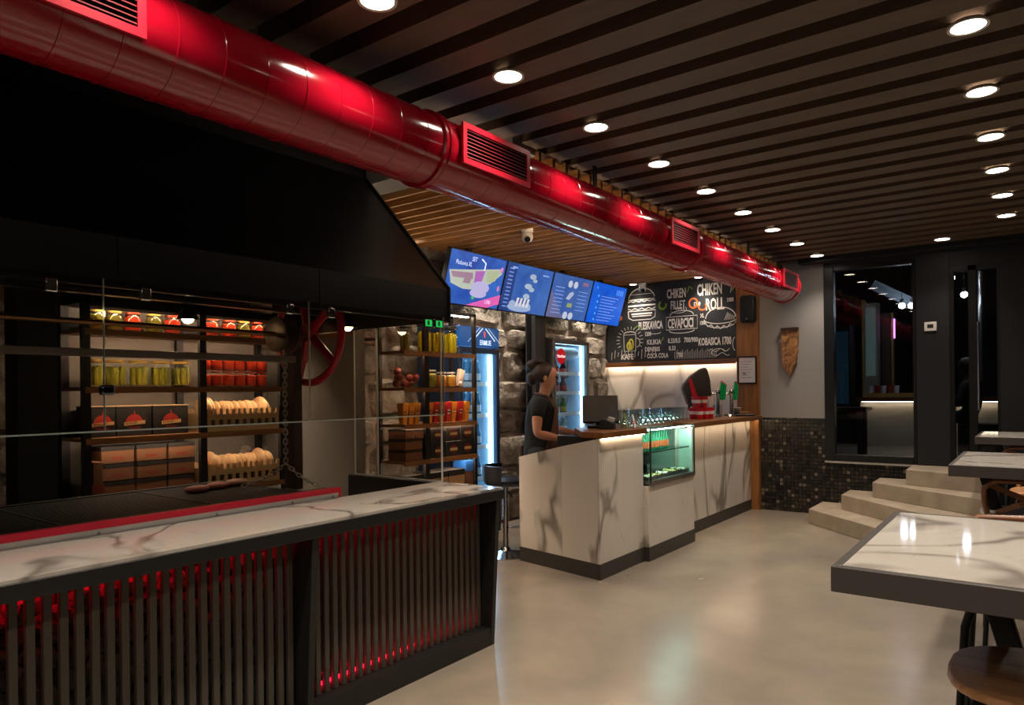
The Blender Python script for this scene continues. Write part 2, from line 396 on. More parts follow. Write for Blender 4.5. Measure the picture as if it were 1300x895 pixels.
downlight(-4.285, 8.42, 2.838, 'small downlight in the wooden ceiling above the chalk burger drawing', 14, 0.045)
downlight(-3.387, 8.42, 2.838, 'small downlight in the wooden ceiling above the right half of the chalkboard', 14, 0.045)
# unseen wall washers, added behind the screens to light the stone wall
for i, y in enumerate((4.675, 5.725, 6.475, 7.825)):
    downlight(-4.64, y, 2.87, f'added small wall washer, unseen, over the stone wall, {words[i]} from the grill hood', 42, 0.03, group='added wall washers over the stone wall', size=110)
# ================================================================ red duct
MD = RED
X0, Z0, RD = -2.3, 2.58, 0.166
du = thing('ventilation_duct', 'glossy red round ventilation duct running along the ceiling', 'duct', (X0, 4, Z0))
prof = []; y = -0.6
while y < 8.22:
    prof += [(RD, y), (RD, y + 0.148), (RD + 0.0022, y + 0.150), (RD + 0.0022, y + 0.156), (RD, y + 0.158)]; y += 0.16
prof = [p for p in prof if p[1] < 8.23] + [(RD, 8.24)]
B().lathe(prof, (X0, 0, Z0), 48, axis=1).build('duct_tube', MD, du, smooth=30)
for yy in (2.40, 5.42, 8.2):
    B().lathe([(RD, yy - 0.03), (RD + 0.012, yy - 0.025), (RD + 0.012, yy - 0.008), (RD + 0.006, yy), (RD + 0.012, yy + 0.008), (RD + 0.012, yy + 0.025), (RD, yy + 0.03)], (X0, 0, Z0), 48, axis=1, close=False).build('flange', MD, du, smooth=30)
DKR = mat('grille_dark', '170406', 0.6); REDM = mat('red_metal', 'b5162c', 0.35)
for (a, b_) in ((0.45, 1.04), (2.48, 3.01), (4.78, 5.29), (7.56, 8.1)):
    z0, z1, xf = 2.505, 2.695, -2.115
    vt = B().box(-2.25, xf - 0.012, a + 0.01, b_ - 0.01, z0 + 0.01, z1 - 0.01).build('vent_box', MD, du)
    fr = B()
    for q in ((a, b_, z0, z0 + 0.026), (a, b_, z1 - 0.026, z1)): fr.box(xf - 0.012, xf, q[0], q[1], q[2], q[3])
    for q in ((a, a + 0.026), (b_ - 0.026, b_)): fr.box(xf - 0.012, xf, q[0], q[1], z0 + 0.026, z1 - 0.026)
    fr.build('vent_frame', REDM, vt)
    B().box(xf - 0.0125, xf - 0.011, a + 0.026, b_ - 0.026, z0 + 0.026, z1 - 0.026).build('vent_back', DKR, vt)
    nl = 8
    for i in range(nl):
        z = z0 + 0.026 + (z1 - z0 - 0.052) * (i + 0.5) / nl
        B().prism([(xf - 0.010, z + 0.006), (xf - 0.002, z - 0.002), (xf - 0.001, z - 0.001), (xf - 0.009, z + 0.008)], 1, a + 0.026, b_ - 0.026).build('louvre', mat('louvre_red', '5c1018', 0.4), vt)
for yy in (0.8, 4.0, 7.0):
    B().box(X0 - 0.005, X0 + 0.005, yy - 0.02, yy + 0.02, Z0 + RD - 0.01, 3.16).build('hanger', BLACKM, du)
B().box(X0 - 0.178, X0 - 0.166, 2.75, 8.1, 2.555, 2.585).build('light_strip', m_emit('added_duct_glow', 'ffe2c0', 42), du)  # strip added behind the duct, out of view, to brighten the wooden slats
# ================================================================ extraction hood with glass guard
hd = thing('extraction_hood', 'large black sloped extraction hood over the charcoal grill', 'hood', (-3.4, 1.4, 1.88))
HB = mat('hood_black', '141416', 0.33, 0.4)
HY = 3.25
for a, b_ in ((-0.8, 0.32), (0.325, 1.3), (1.305, 2.27), (2.275, HY)):
    B().box(-2.915, -2.9, a, b_, 1.88, 2.075).build('band_panel', HB, hd)
for a, b_ in ((-0.8, HY),):
    B().prism([(-2.9, 2.075), (-3.64, 2.89), (-3.66, 2.88), (-2.918, 2.068)], 1, a, b_).build('sloped_panel', HB, hd)
B().box(-3.66, -3.64, -0.8, HY, 2.86, 3.16).build('flue_panel', HB, hd)
B().prism([(-2.9, 1.88), (-2.9, 2.075), (-3.64, 2.89), (-3.64, 3.15), (-4.7, 3.15), (-4.7, 1.88)], 1, HY - 0.012, HY).build('end_plate', HB, hd)
B().box(-4.7, -2.9, -0.82, -0.8, 1.88, 3.15).build('end_plate', HB, hd)
e1 = B(); e1.tube([(-2.895, HY - 0.004, 1.885), (-2.895, HY - 0.004, 2.08), (-3.64, HY - 0.004, 2.90)], 0.008, 6); e1.build('edge_bead', mat('bead', '3a3a3c', 0.3, 0.7), hd)
B().box(-2.925, -2.895, -0.8, HY, 1.872, 1.88).build('drip_rail', mat('bead', '3a3a3c', 0.3, 0.7), hd)
B().box(-3.62, -3.56, 0.2, 2.9, 1.93, 1.95).build('inner_pipe', STEEL, hd)
# hood lamps, placed to light the grill; the one out of view is added
for (lx, ly, lab) in ((-3.75, 2.05, 'small bell shaped lamp hanging inside the hood above the bread'), (-3.5, 2.96, 'small bell shaped lamp at the end of the hood beside the red wheel'), (-3.7, 0.9, 'added small bell shaped lamp inside the hood, out past the picture edge')):
    hl = thing('heat_lamp', lab, 'lamp', (lx, ly, 1.86), 0, 'hood lamps')
    B().lathe([(0.012, 0.16), (0.016, 0.09), (0.05, 0.02), (0.06, 0.0), (0.055, 0.002), (0.012, 0.08)], (lx, ly, 1.86), 20, close=False).build('lamp_shade', STEEL, hl, smooth=40)
    B().ball((lx, ly, 1.872), 0.032, 12, 8).build('bulb', m_emit('warm_bulb', 'ffe0b4', 45), hl, smooth=60)
    B().bar((lx, ly, 2.0), (lx, ly, 3.158 if lx < -3.66 else 2.735), 0.006).build('cord', BLACK, hl)
# glass guard panes
GG = m_glass('guard_glass', 'efece8', 1.5, 0.03)
gg = thing('glass_guard', 'clear glass guard hanging from the hood before the grill', 'glass screen', (-2.9, 1.5, 1.31))
EDG = mat('glass_edge', 'b8c8c0', 0.15, 0.3)
ys = (-0.7, 0.35, 1.245, 2.2, 3.18)
for a, b_ in zip(ys, ys[1:]):
    p = B().box(-2.893, -2.885, a + 0.003, b_ - 0.003, 1.315, 1.9).build('pane', GG, gg)
    e = B().box(-2.894, -2.884, a + 0.001, b_ - 0.001, 1.309, 1.315); e.box(-2.894, -2.884, b_ - 0.003, b_ - 0.001, 1.315, 1.9)
    e.build('pane_edge', EDG, p)
for yy in (0.28, 1.06, 1.4, 2.08, 2.33, 3.1):
    B().box(-2.9, -2.872, yy - 0.02, yy + 0.02, 1.83, 1.88).build('clamp', CHROME, gg, bevel=0.004)
B().box(-2.9, -2.868, 1.225, 1.275, 1.452, 1.49).build('handle_clamp', mat('dark_chrome', '50565c', 0.2, 1), gg, bevel=0.008)
# side glass standing on the ledge
sg = thing('side_glass', 'upright side glass between the grill and the snack shelf', 'glass screen', (-3.3, 3.2, 0.9))
for a, b_ in ((-3.72, -3.5), (-3.495, -2.93)):
    p = B().box(a, b_, 3.196, 3.204, 0.905, 1.87).build('pane', GG, sg)
    e = B()
    for q in (a, b_): e.box(q - 0.002, q + 0.002, 3.194, 3.206, 0.905, 1.87)
    e.box(a, b_, 3.194, 3.206, 0.9, 0.905); e.build('pane_edge', mat('bright_edge', 'cfd3cf', 0.3, 0.2), p)
B().box(-3.74, -2.96, 3.15, 3.26, 0.55, 0.90).build('ledge', BLACK, sg, bevel=0.004)
# grey partition beside the jar shelf
pw = struct(B().box(-4.75, -3.73, 3.22, 3.30, 0, 1.84).build('trim_1', mat('panel_grey', '6e6a63', 0.7)), 'plain grey partition panel behind the red wheel')
B().box(-4.75, -3.73, 3.215, 3.305, 1.84, 1.87).build('capping', mat('partition_cap', '7a5a3a', 0.5), pw)
# ================================================================ charcoal counter
cc = thing('grill_counter', 'charcoal slatted counter with white marble worktop in front of the grill', 'counter', (-2.65, 1.4, 0))
M1 = m_marble('marble_worktop', 'c6beb4', '80786f', 0.1, 1, 1.3)
B().box(-2.955, -2.468, -0.8, 3.20, 0.89, 0.902).build('worktop', M1, cc)
B().box(-2.95, -2.46, -0.8, 3.205, 0.835, 0.89).build('worktop_edge', mat('charcoal_edge', '191715', 0.45), cc, bevel=0.003)
B().box(-2.94, -2.62, -0.8, 3.17, 0.815, 0.835).build('top_rail', mat('charcoal_edge', '191715', 0.45), cc)
B().box(-2.94, -2.525, -0.8, 3.17, 0.0, 0.10).build('plinth', mat('charcoal_edge', '191715', 0.45), cc)
FIN = mat('fin_black', '1d1b19', 0.45)
for yy in (-0.62, 0.645, 1.9, 3.165):
    B().prism([(-2.94, 0), (-2.525, 0), (-2.472, 0.84), (-2.94, 0.84)], 1, yy - 0.012, yy + 0.02).build('fin', FIN, cc, bevel=0.002)
slt = B().box(-2.615, -2.59, -0.0135, 0.0135, 0.10, 0.835).build('slat', CHAR, cc, bevel=0.003); b0 = slt.location.copy(); first = True
for (a, b_) in ((0.69, 1.86), (1.955, 3.13), (-0.57, 0.60)):
    n = int((b_ - a) / 0.0485)
    for i in range(n + 1):
        y = a + (b_ - a) * i / n
        if first: slt.location = (b0[0], b0[1] + y, b0[2]); first = False
        else: child_copy(slt, (b0[0], b0[1] + y, b0[2]))
B().box(-2.93, -2.82, -0.8, 3.15, 0.1, 0.835).build('back_board', BLACKM, cc)
rk = B()
for i in range(2000):
    c = (-2.69 - R.uniform(0, 0.09), R.uniform(-0.75, 3.13), R.uniform(0.15, 0.755)); r = R.uniform(0.028, 0.05)
    t = (1 + 5 ** 0.5) / 2; q = Matrix.Rotation(R.uniform(0, 6), 3, Vector((R.uniform(-1, 1), R.uniform(-1, 1), 1)).normalized())
    iv = [(-1, t, 0), (1, t, 0), (-1, -t, 0), (1, -t, 0), (0, -1, t), (0, 1, t), (0, -1, -t), (0, 1, -t), (t, 0, -1), (t, 0, 1), (-t, 0, -1), (-t, 0, 1)]
    sc = (R.uniform(.7, 1.2), R.uniform(.7, 1.3), R.uniform(.6, 1.1))
    vs = [Vector(c) + (q @ Vector(p)) * r * 0.55 * R.uniform(0.8, 1.15) for p in iv]
    vs = [Vector(c) + Vector(((v - Vector(c))[j] * sc[j] for j in range(3))) for v in vs]
    rk.add(vs, [(0, 11, 5), (0, 5, 1), (0, 1, 7), (0, 7, 10), (0, 10, 11), (1, 5, 9), (5, 11, 4), (11, 10, 2), (10, 7, 6), (7, 1, 8), (3, 9, 4), (3, 4, 2), (3, 2, 6), (3, 6, 8), (3, 8, 9), (4, 9, 5), (2, 4, 11), (6, 2, 10), (8, 6, 7), (9, 8, 1)])
tag(rk.build('fill_stones', mat('fill_stone', '544e48', 0.75), cc, label='loose stones behind the slats lit red'), kind='stuff')
RL = m_emit('red_led', 'ff0a28', 11)
B().box(-2.70, -2.675, -0.7, 3.12, 0.805, 0.813).build('light_strip', RL, cc)
B().box(-2.70, -2.675, 1.96, 3.12, 0.101, 0.106).build('light_strip', RL, cc)
# ================================================================ charcoal grill
gr = thing('charcoal_grill', 'black charcoal grill with red rim, lifting wheel and chains', 'grill', (-3.4, 1.4, 0))
SOOT = mat('sooty_iron', '1f1c1a', 0.55, 0.3)
B().box(-3.98, -2.99, -0.8, 2.45, 0.55, 0.905).build('fire_box', SOOT, gr)
B().box(-2.985, -2.97, -0.8, 2.45, 0.895, 0.926).build('front_strip', ALU, gr)
rim = B().box(-3.0, -2.968, -0.8, 2.452, 0.926, 0.952); rim.box(-3.0, -2.966, 2.438, 2.452, 0.902, 0.952); rim.build('red_rim', mat('rim_red', 'b00f2b', 0.35), gr)
for yy in (0.2, 0.75, 1.25, 1.75, 2.15, 2.4): B().ball((-2.969, yy, 0.911), 0.006, 8, 6).build('screw', STEEL, gr)
bars = B(); x = -3.93
while x < -3.06:
    bars.prism([(x - 0.009, 0.925), (x + 0.009, 0.925), (x + 0.004, 0.905), (x - 0.004, 0.905)], 1, -0.7, 2.36); x += 0.029
for yy in (-0.1, 0.55, 1.2, 1.85, 2.35): bars.box(-3.95, -3.05, yy - 0.008, yy + 0.008, 0.9, 0.928)
bars.build('grate', SOOT, gr)
B().box(-3.07, -3.03, -0.7, 2.42, 0.9, 0.945).build('grate_frame', SOOT, gr); B().box(-3.97, -3.93, -0.7, 2.42, 0.9, 0.93).build('grate_frame', SOOT, gr)
BR = mat('aged_brass', '5a4a38', 0.4, 0.8)
B().box(-3.5, -3.41, 2.485, 2.545, 0.9, 1.72).build('lift_post', mat('post_brown', '4a3c30', 0.45, 0.4), gr, bevel=0.006)
B().bar((-3.44, 2.515, 0.9), (-3.44, 2.515, 1.80), 0.028, n=16).build('lift_tube', BR, gr, smooth=40)
B().bar((-3.44, 2.515, 1.72), (-3.44, 2.515, 1.80), 0.037, n=16).build('collar', CHROME, gr, smooth=40)
B().box(-3.42, -3.38, -0.8, 2.48, 1.625, 1.66).build('cross_bar', mat('bar_steel', '8c8880', 0.4, 0.4), gr, bevel=0.004)
B().bar((-3.4, -0.8, 1.78), (-3.4, 2.62, 1.78), 0.013).build('axle', mat('copper_rod', '8a6a4a', 0.35, 0.8), gr, smooth=40)
for yy in (2.37, 2.455):
    B().lathe([(0.02, -0.012), (0.085, -0.012), (0.098, -0.008), (0.098, -0.004), (0.088, 0.0), (0.098, 0.004), (0.098, 0.008), (0.085, 0.012), (0.02, 0.012)], (-3.4, yy, 1.78), 32, axis=1).build('pulley', mat('pulley_bronze', '75634f', 0.42, 0.7), gr, smooth=35)
wy, wz, wr = 2.585, 1.80, 0.29
wh = B().tube([(-3.4 + wr * math.cos(a * PI / 24), wy, wz + wr * math.sin(a * PI / 24)) for a in range(48)], 0.021, 10, closed=True).build('hand_wheel', mat('wheel_red', 'c01630', 0.3), gr, smooth=50)
for i in range(5):
    a = math.radians(-38 + 72 * i)
    B().bar((-3.4 + 0.03 * math.cos(a), wy, wz + 0.03 * math.sin(a)), (-3.4 + wr * math.cos(a), wy, wz + wr * math.sin(a)), 0.026, 0.02, 8).build('spoke', mat('wheel_red', 'c01630', 0.3), wh, smooth=50)
B().lathe([(0.012, -0.03), (0.055, -0.03), (0.055, 0.03), (0.012, 0.03)], (-3.4, wy, wz), 20, axis=1).build('hub', mat('wheel_red', 'c01630', 0.3), wh, smooth=40)
ch = B()
def chain(p0, p1, sag=0.0):
    p0, p1 = Vector(p0), Vector(p1); n = max(2, int((p1 - p0).length / 0.026)); t = (p1 - p0).normalized()
    for i in range(n):
        f = (i + 0.5) / n; c = p0.lerp(p1, f) - Vector((0, 0, sag * 4 * f * (1 - f)))
        sd = Vector((0.6, 0.8, 0)) if i % 2 else Vector((0.8, -0.6, 0)); sd = (sd - t * sd.dot(t)).normalized()
        ch.tube([c + t * 0.018 * math.cos(a * PI / 5) + sd * 0.011 * math.sin(a * PI / 5) for a in range(10)], 0.0042, 5, closed=True)
chain((-3.4, 2.42, 1.70), (-3.4, 2.42, 1.06)); chain((-3.4, 2.42, 1.06), (-3.45, 2.18, 0.955), 0.02); chain((-3.4, 2.42, 1.06), (-3.2, 2.5, 0.935), 0.02)
ch.build('chain', mat('chain_steel', '9a948a', 0.4, 0.6), gr, smooth=50)
# meat on the grate
MP = mat('raw_patty', 'b5665a', 0.5)
for i, (x, y, a, c_) in enumerate(((-3.62, 2.02, 0.05, 'long reddish sausage patty nearest the cardboard boxes on the grate'), (-3.66, 2.16, 0.03, 'long reddish sausage patty in the middle of the grate'), (-3.7, 2.3, 0, 'pale sausage patty beside the chain on the grate'))):
    b = B().ball((0, 0, 0.020), 0.068, 14, 8, 0.75, 1.0, 0.3).xf(Matrix.Translation((x, y, 0.925)) @ Matrix.Rotation(a, 4, 'Z'))
    tag(b.build('meat_patty', MP if i < 2 else mat('pale_patty', 'b07a5e', 0.5), smooth=60), c_, 'meat', 'meat on the grill')
# ================================================================ jar shelf behind the grill
LEDW = m_emit('led_warm', 'ffe4c4', LED_SHELF); LEDL = m_emit('led_low', 'ffe4c4', LED_SHELF * 0.32); LEDM = m_emit('led_mid', 'ffe4c4', LED_SHELF * 0.65)
SW = m_wood('shelf_wood', '9a6a3c', '6b4522', 0.5, (26, 2, 26)); SF = mat('shelf_frame', '1b1a1a', 0.5, 0.3)
sh = thing('jar_shelf', 'dark steel shelf with lit wooden boards behind the grill', 'shelf', (-4.57, 2.43, 0))
SXF, SXB = -4.4, -4.72
for yy in (1.775, 2.485, 3.09):
    B().box(SXF - 0.03, SXF, yy, yy + 0.045, 0, 2.02).build('post', SF, sh); B().box(SXB, SXB + 0.03, yy, yy + 0.045, 0, 2.02).build('post', SF, sh)
for z in (0.83, 1.20, 1.50, 1.84):
    B().box(SXB, SXF + 0.004, 1.79, 3.12, z - 0.022, z).build('shelf_board', SW, sh)
    B().box(SXF - 0.004, SXF + 0.006, 1.79, 3.12, z - 0.036, z - 0.022).build('front_lip', SW, sh)
    B().box(SXF - 0.016, SXF - 0.006, 1.83, 3.08, z - 0.028, z - 0.0225).build('light_strip', {1.20: LEDL, 1.50: LEDM}.get(z, LEDW), sh)
B().box(SXB, SXF, 1.78, 3.13, 1.99, 2.02).build('top_frame', SF, sh)
B().box(SXF - 0.02, SXF - 0.012, 1.83, 3.08, 1.984, 1.99).build('light_strip', LEDW, sh)
B().box(SXF - 0.004, SXF + 0.006, 1.79, 3.12, 1.97, 1.99).build('front_lip', SF, sh)
B().box(-4.74, -4.725, 1.76, 3.13, 0.80, 2.0).build('back_panel', mat('back_slab', '6b645b', 0.6), sh)
B().box(-4.6, -4.42, 1.46, 1.65, 0, 2.1).build('column_leg', BLACKM, sh)
# jars: glass, contents, lid
JG = m_glass('jar_glass', 'fafcf6', 1.45)
PK = mat('gherkin', '8b8a24', 0.4); k = N(PK); k.l(k.ramp(k.noise(k.coord((30, 30, 8)), 1, 4), [(0.3, '5a6412'), (0.7, 'b3a93a')]).outputs[0], k.b.inputs['Base Color'])
RP = mat('red_relish', 'b8361c', 0.35, spec=0.4); OR = mat('olive_mix', '6a5c14', 0.4)
def jar(label, group, r, h, content, kind, lid='c9a24a'):
    t = thing('preserve_jar', label, 'jar', (0, 0, 0), 0, group)
    B().lathe([(r * 0.9, 0.0), (r, 0.008), (r, h * 0.74), (r * 0.78, h * 0.86), (r * 0.78, h * 0.92)], (0, 0, 0), 18).build('glass_body', JG, t, local=True, smooth=40)
    if kind == 'gherkin':
        b = B()
        for i in range(9):
            a = i * 2.4; rr = r * (0.58 if i < 6 else 0.2); hh = h * R.uniform(0.68, 0.78)
            p = (rr * math.cos(a), rr * math.sin(a)); q = R.uniform(-0.006, 0.006)
            b.tube([(p[0], p[1], 0.012), (p[0] + q, p[1], hh * 0.5), (p[0], p[1] + q, hh)], r * 0.27, 7)
        b.build('contents', content, t, local=True, smooth=50)
    else:
        B().lathe([(r * 0.85, 0.008), (r * 0.94, 0.014), (r * 0.94, h * 0.72), (r * 0.7, h * 0.8)], (0, 0, 0), 18).build('contents', content, t, local=True, smooth=40)
    B().lathe([(r * 0.84, h * 0.9), (r * 0.86, h * 0.905), (r * 0.86, h * 0.99), (r * 0.8, h)], (0, 0, 0), 18).build('lid', mat('lid_' + lid, lid, 0.3, 0.6), t, local=True, smooth=40)
    return t
def place(t, spots, z):
    lab0 = t['label']
    for i, (x, y, rz) in enumerate(spots):
        o = t if i == 0 else copy_tree(t); o.location = (x, y, z); o.rotation_euler = (0, 0, rz)
        o['label'] = lab0 + ', ' + words[i]
g1 = 'gherkin jars on the middle shelf'
place(jar('glass jar of green gherkins above the black emblem boxes, left to right', g1, 0.064, 0.165, PK, 'gherkin'), [(-4.53, y, R.uniform(0, 6)) for y in (1.885, 2.015, 2.15, 2.29, 2.42)], 1.501)
g2 = 'red relish jars on the middle shelf'
place(jar('small glass jar of red relish in the lower layer, left to right', g2, 0.042, 0.105, RP, 'relish', 'b8452a'), [(-4.5, 2.57 + 0.0865 * i, 0) for i in range(6)], 1.501)
place(jar('small glass jar of red relish in the upper layer, left to right', g2, 0.042, 0.105, RP, 'relish', 'b8452a'), [(-4.507, 2.575 + 0.0865 * i, 0) for i in range(6)], 1.6065)
g3 = 'jars on the top shelf under the hood'
place(jar('jar of red relish on the top shelf under the hood', g3, 0.05, 0.12, RP, 'relish', 'b8452a'), [(-4.51, y, 0) for y in (2.11, 2.36, 2.63, 2.76, 2.98)], 1.841)
place(jar('jar of dull olive preserve on the top shelf under the hood', g3, 0.05, 0.12, OR, 'relish'), [(-4.51, y, 0) for y in (1.9, 2.0, 2.24, 2.87)], 1.841)
# black gift boxes with fire emblem
BXB = mat('box_black', '1a1612', 0.55); EMR = mat('emblem_red', 'a8281e', 0.6); EMC = mat('emblem_cream', 'c9a56a', 0.6)
def emblem(p, org, ux, uz, s, name=''):
    b = B()
    for dx, h in ((-0.36, 0.34), (-0.2, 0.62), (0, 0.85), (0.2, 0.62), (0.36, 0.34)):
        flat(b, [(-0.10 * s + dx * s, 0.1 * s), (0.10 * s + dx * s, 0.1 * s), (dx * s + 0.05 * s, h * s * 0.8), (dx * s, h * s)], org, ux, uz, 0.0012)
    flat(b, arc(0, 0.12 * s, 0.52 * s, 0.46 * s, 0, 180, 12), org, ux, uz, 0.0010)
    b.build('emblem', EMR, p)
    b2 = B(); flat(b2, [(-0.62 * s, -0.12 * s), (0.66 * s, -0.02 * s), (0.66 * s, 0.20 * s), (-0.62 * s, 0.10 * s)], org, ux, uz, 0.0018); b2.build('banner', EMC, p)
    b3 = B(); flat(b3, [(x, y - 0.18 * s) for x, y in arc(0, 0, 0.42 * s, 0.26 * s, 180, 360, 10)], org, ux, uz, 0.0010); b3.build('emblem', mat('emblem_dark', '6a1a14', 0.6), p)
    if name: text('lettering', name, 0.16 * s, (Vector(org) + Vector(ux) * -0.54 * s + Vector(uz) * -0.04 * s), Vector(ux) + Vector(uz) * 0.075, uz, BXB, p, 1.05, lift=0.0026, bold=0.003 * s)
for i, (y0, y1, lab) in enumerate(((1.84, 1.985, 'cut off by the shelf post'), (1.992, 2.2, 'in the middle of three'), (2.21, 2.44, 'beside the upper bread crate'))):
    t = thing('logo_box', f'black cardboard box with red fire emblem, {lab}', 'box', (-4.5, (y0 + y1) / 2, 1.2), 0, 'black emblem boxes behind the grill')
    B().box(-4.65, -4.47, y0, y1, 1.201, 1.385).build('carton', BXB, t, bevel=0.003)
    B().box(-4.65, -4.465, y0 - 0.001, y1 + 0.001, 1.381, 1.3865).build('lid_edge', mat('kraft_edge', 'a88a62', 0.7), t)
    emblem(t, (-4.47, (y0 + y1) / 2, 1.275), (0, 1, 0), (0, 0, 1), 0.098, 'ECUILLEY')
# cardboard boxes
KR = mat('kraft_card', '6e4728', 0.75); KD = mat('kraft_dark', '140e0a', 0.8); KP = mat('kraft_print', '7a2f1c', 0.7)
def carton(x0, x1, y0, y1, z0, z1, label, group, top=True, prt=True, m=None):
    t = thing('cardboard_box', label, 'box', ((x0 + x1) / 2, (y0 + y1) / 2, z0), 0, group)
    B().box(x0, x1, y0, y1, z0, z1).build('carton', m or KR, t, bevel=0.003)
    if top: B().box(x0, x1 + 0.0015, y0 - 0.001, y1 + 0.001, z1 - (z1 - z0) * 0.24, z1 + 0.0005).build('lid_flap', KD, t)  # flap band across the top, much darker than the carton
    if prt: B().box(x1, x1 + 0.0008, (y0 + y1) / 2 - 0.035, (y0 + y1) / 2 + 0.035, z0 + (z1 - z0) * 0.22, z0 + (z1 - z0) * 0.42).build('print', KP, t)
    return t
cols = ((1.905, 2.095), (2.105, 2.29), (2.30, 2.475)); rown = ('bottom', 'middle', 'top'); coln = ('left', 'centre', 'right')
for r_ in range(3):
    for c_ in range(3):
        dy = R.uniform(-0.004, 0.004)
        carton(-4.66, -4.46 + R.uniform(-0.012, 0.004), cols[c_][0] + dy, cols[c_][1] + dy, 0.832 + r_ * 0.104, 0.832 + r_ * 0.104 + 0.1, f'flat brown cardboard box, {rown[r_]} row {coln[c_]} of the stack behind the grill', 'cardboard boxes behind the grill')
carton(-4.55, -4.42, 1.835, 1.89, 0.832, 1.06, 'brown cardboard box standing upright beside the stack behind the grill', 'cardboard boxes behind the grill', top=False)
# bread crates and bread
CRW = mat('crate_wood', 'c9a878', 0.7)
BRD = mat('bread_crust', 'd2a873', 0.7); k = N(BRD); k.l(k.ramp(k.noise(k.coord((9, 9, 9)), 2, 5), [(0.3, 'b8854c'), (0.7, 'e3c394')]).outputs[0], k.b.inputs['Base Color']); k.bump(k.noise(k.coord(), 40, 3), 0.3, 0.004)
loafm = None
for z0, lab in ((1.201, 'upper'), (0.832, 'lower')):
    t = thing('bread_crate', f'{lab} pale wooden crate with a row of square holes', 'crate', (-4.5, 2.8, z0), 0, 'bread crates behind the grill')
    ya, yb, H = 2.535, 3.08, 0.15
    for a, b_, nm in ((0, 0.035, 'rail'), (0.078, 0.115, 'rail')):
        B().box(-4.415, -4.402, ya, yb, z0 + a, z0 + b_).build(nm, CRW, t)
    n = 9
    for i in range(n + 1):
        y = ya + (yb - ya - 0.024) * i / n
        B().box(-4.416, -4.402, y, y + 0.024, z0 + 0.035, z0 + (0.078)).build('divider', CRW, t)
    for i in range(13):
        y = ya + (yb - ya - 0.02) * i / 12
        B().box(-4.416, -4.402, y, y + 0.02, z0 + 0.115, z0 + H).build('tooth', CRW, t)
    B().box(-4.434, -4.43, ya + 0.012, yb - 0.012, z0 + 0.01, z0 + 0.1).build('liner', mat('crate_hole_shade', '3a2716', 0.8), t)  # dark sheet added so the crate holes read as shaded
    B().box(-4.68, -4.667, ya, yb, z0, z0 + H).build('back_rail', CRW, t); B().box(-4.667, -4.416, ya, yb, z0, z0 + 0.008).build('base_board', CRW, t)
    for y in (ya, yb - 0.012): B().box(-4.667, -4.416, y, y + 0.012, z0 + 0.008, z0 + H - 0.03).build('end_board', CRW, t)
    for i in range(11):
        y = ya + 0.035 + (yb - ya - 0.07) * i / 10
        o = B().ball((0, 0, 0), 0.085, 16, 8, 1.0, 0.24, 0.95)
        o.v = [(x, yy * (1 + 0.4 * noise.noise((x * 12, z * 12, i * 3.0))), z) for x, yy, z in o.v]
        big = i in (0, 1, 9) ; s_ = 1.12 if big else R.uniform(0.9, 1.0)
        q = o.xf(Matrix.Translation((-4.525 + R.uniform(-.012, .012), y, z0 + 0.128 + (0.012 if big else 0))) @ Matrix.Rotation(R.uniform(-0.3, 0.3) * 0.5, 4, 'X') @ Matrix.Rotation(R.uniform(-0.25, 0.25), 4, 'Z') @ Matrix.Scale(s_, 4))
        tag(q.build('flatbread', BRD, smooth=70), f'round flatbread on edge in the {lab} bread crate, {words[i]} from the left', 'bread', f'flatbreads in the {lab} crate')
# ================================================================ snack shelf beside the beer fridge
s2 = thing('snack_shelf', 'black steel shelf with wooden boards of packaging beside the blue fridge', 'shelf', (-4.05, 4.27, 0))
for yy, wd in ((4.07, 0.05), (4.68, 0.03)):
    B().box(-3.93, -3.9, yy, yy + wd, 0, 2.11).build('post', SF, s2)
for yy in (3.83, 4.68): B().box(-4.19, -4.16, yy, yy + 0.03, 0, 2.11).build('post', SF, s2)
ZR = (0.60, 0.915, 1.2, 1.485, 1.77)
for z in ZR:
    B().box(-4.19, -3.895, 3.84, 4.705, z - 0.022, z).build('shelf_board', SW, s2)
    B().box(-3.899, -3.889, 3.84, 4.705, z - 0.036, z - 0.022).build('front_lip', SW, s2)
    if z > 0.9: B().box(-3.915, -3.905, 3.86, 4.67, z - 0.028, z - 0.0225).build('light_strip', LEDW, s2)
B().box(-3.93, -3.9, 3.83, 4.71, 2.09, 2.115).build('top_rail', SF, s2); B().box(-4.19, -4.16, 3.83, 4.71, 2.09, 2.115).build('top_rail', SF, s2)
B().box(-3.945, -3.935, 3.9, 4.66, 2.084, 2.09).build('light_strip', LEDW, s2)
YP = mat('yellow_pepper', 'b0a018', 0.35)
place(jar('large glass jar of yellow-green peppers on the snack shelf top', 'pepper jars on the snack shelf', 0.068, 0.235, YP, 'gherkin', '2a2a22'), [(-4.03, y, y * 9) for y in (4.2, 4.36, 4.53)], 1.771)
tj = jar('tall dark glass jar of peppers, leftmost on the snack shelf top', 'pepper jars on the snack shelf', 0.05, 0.2, OR, 'gherkin', '2a2a22'); tj.location = (-4.03, 3.98, 1.771)
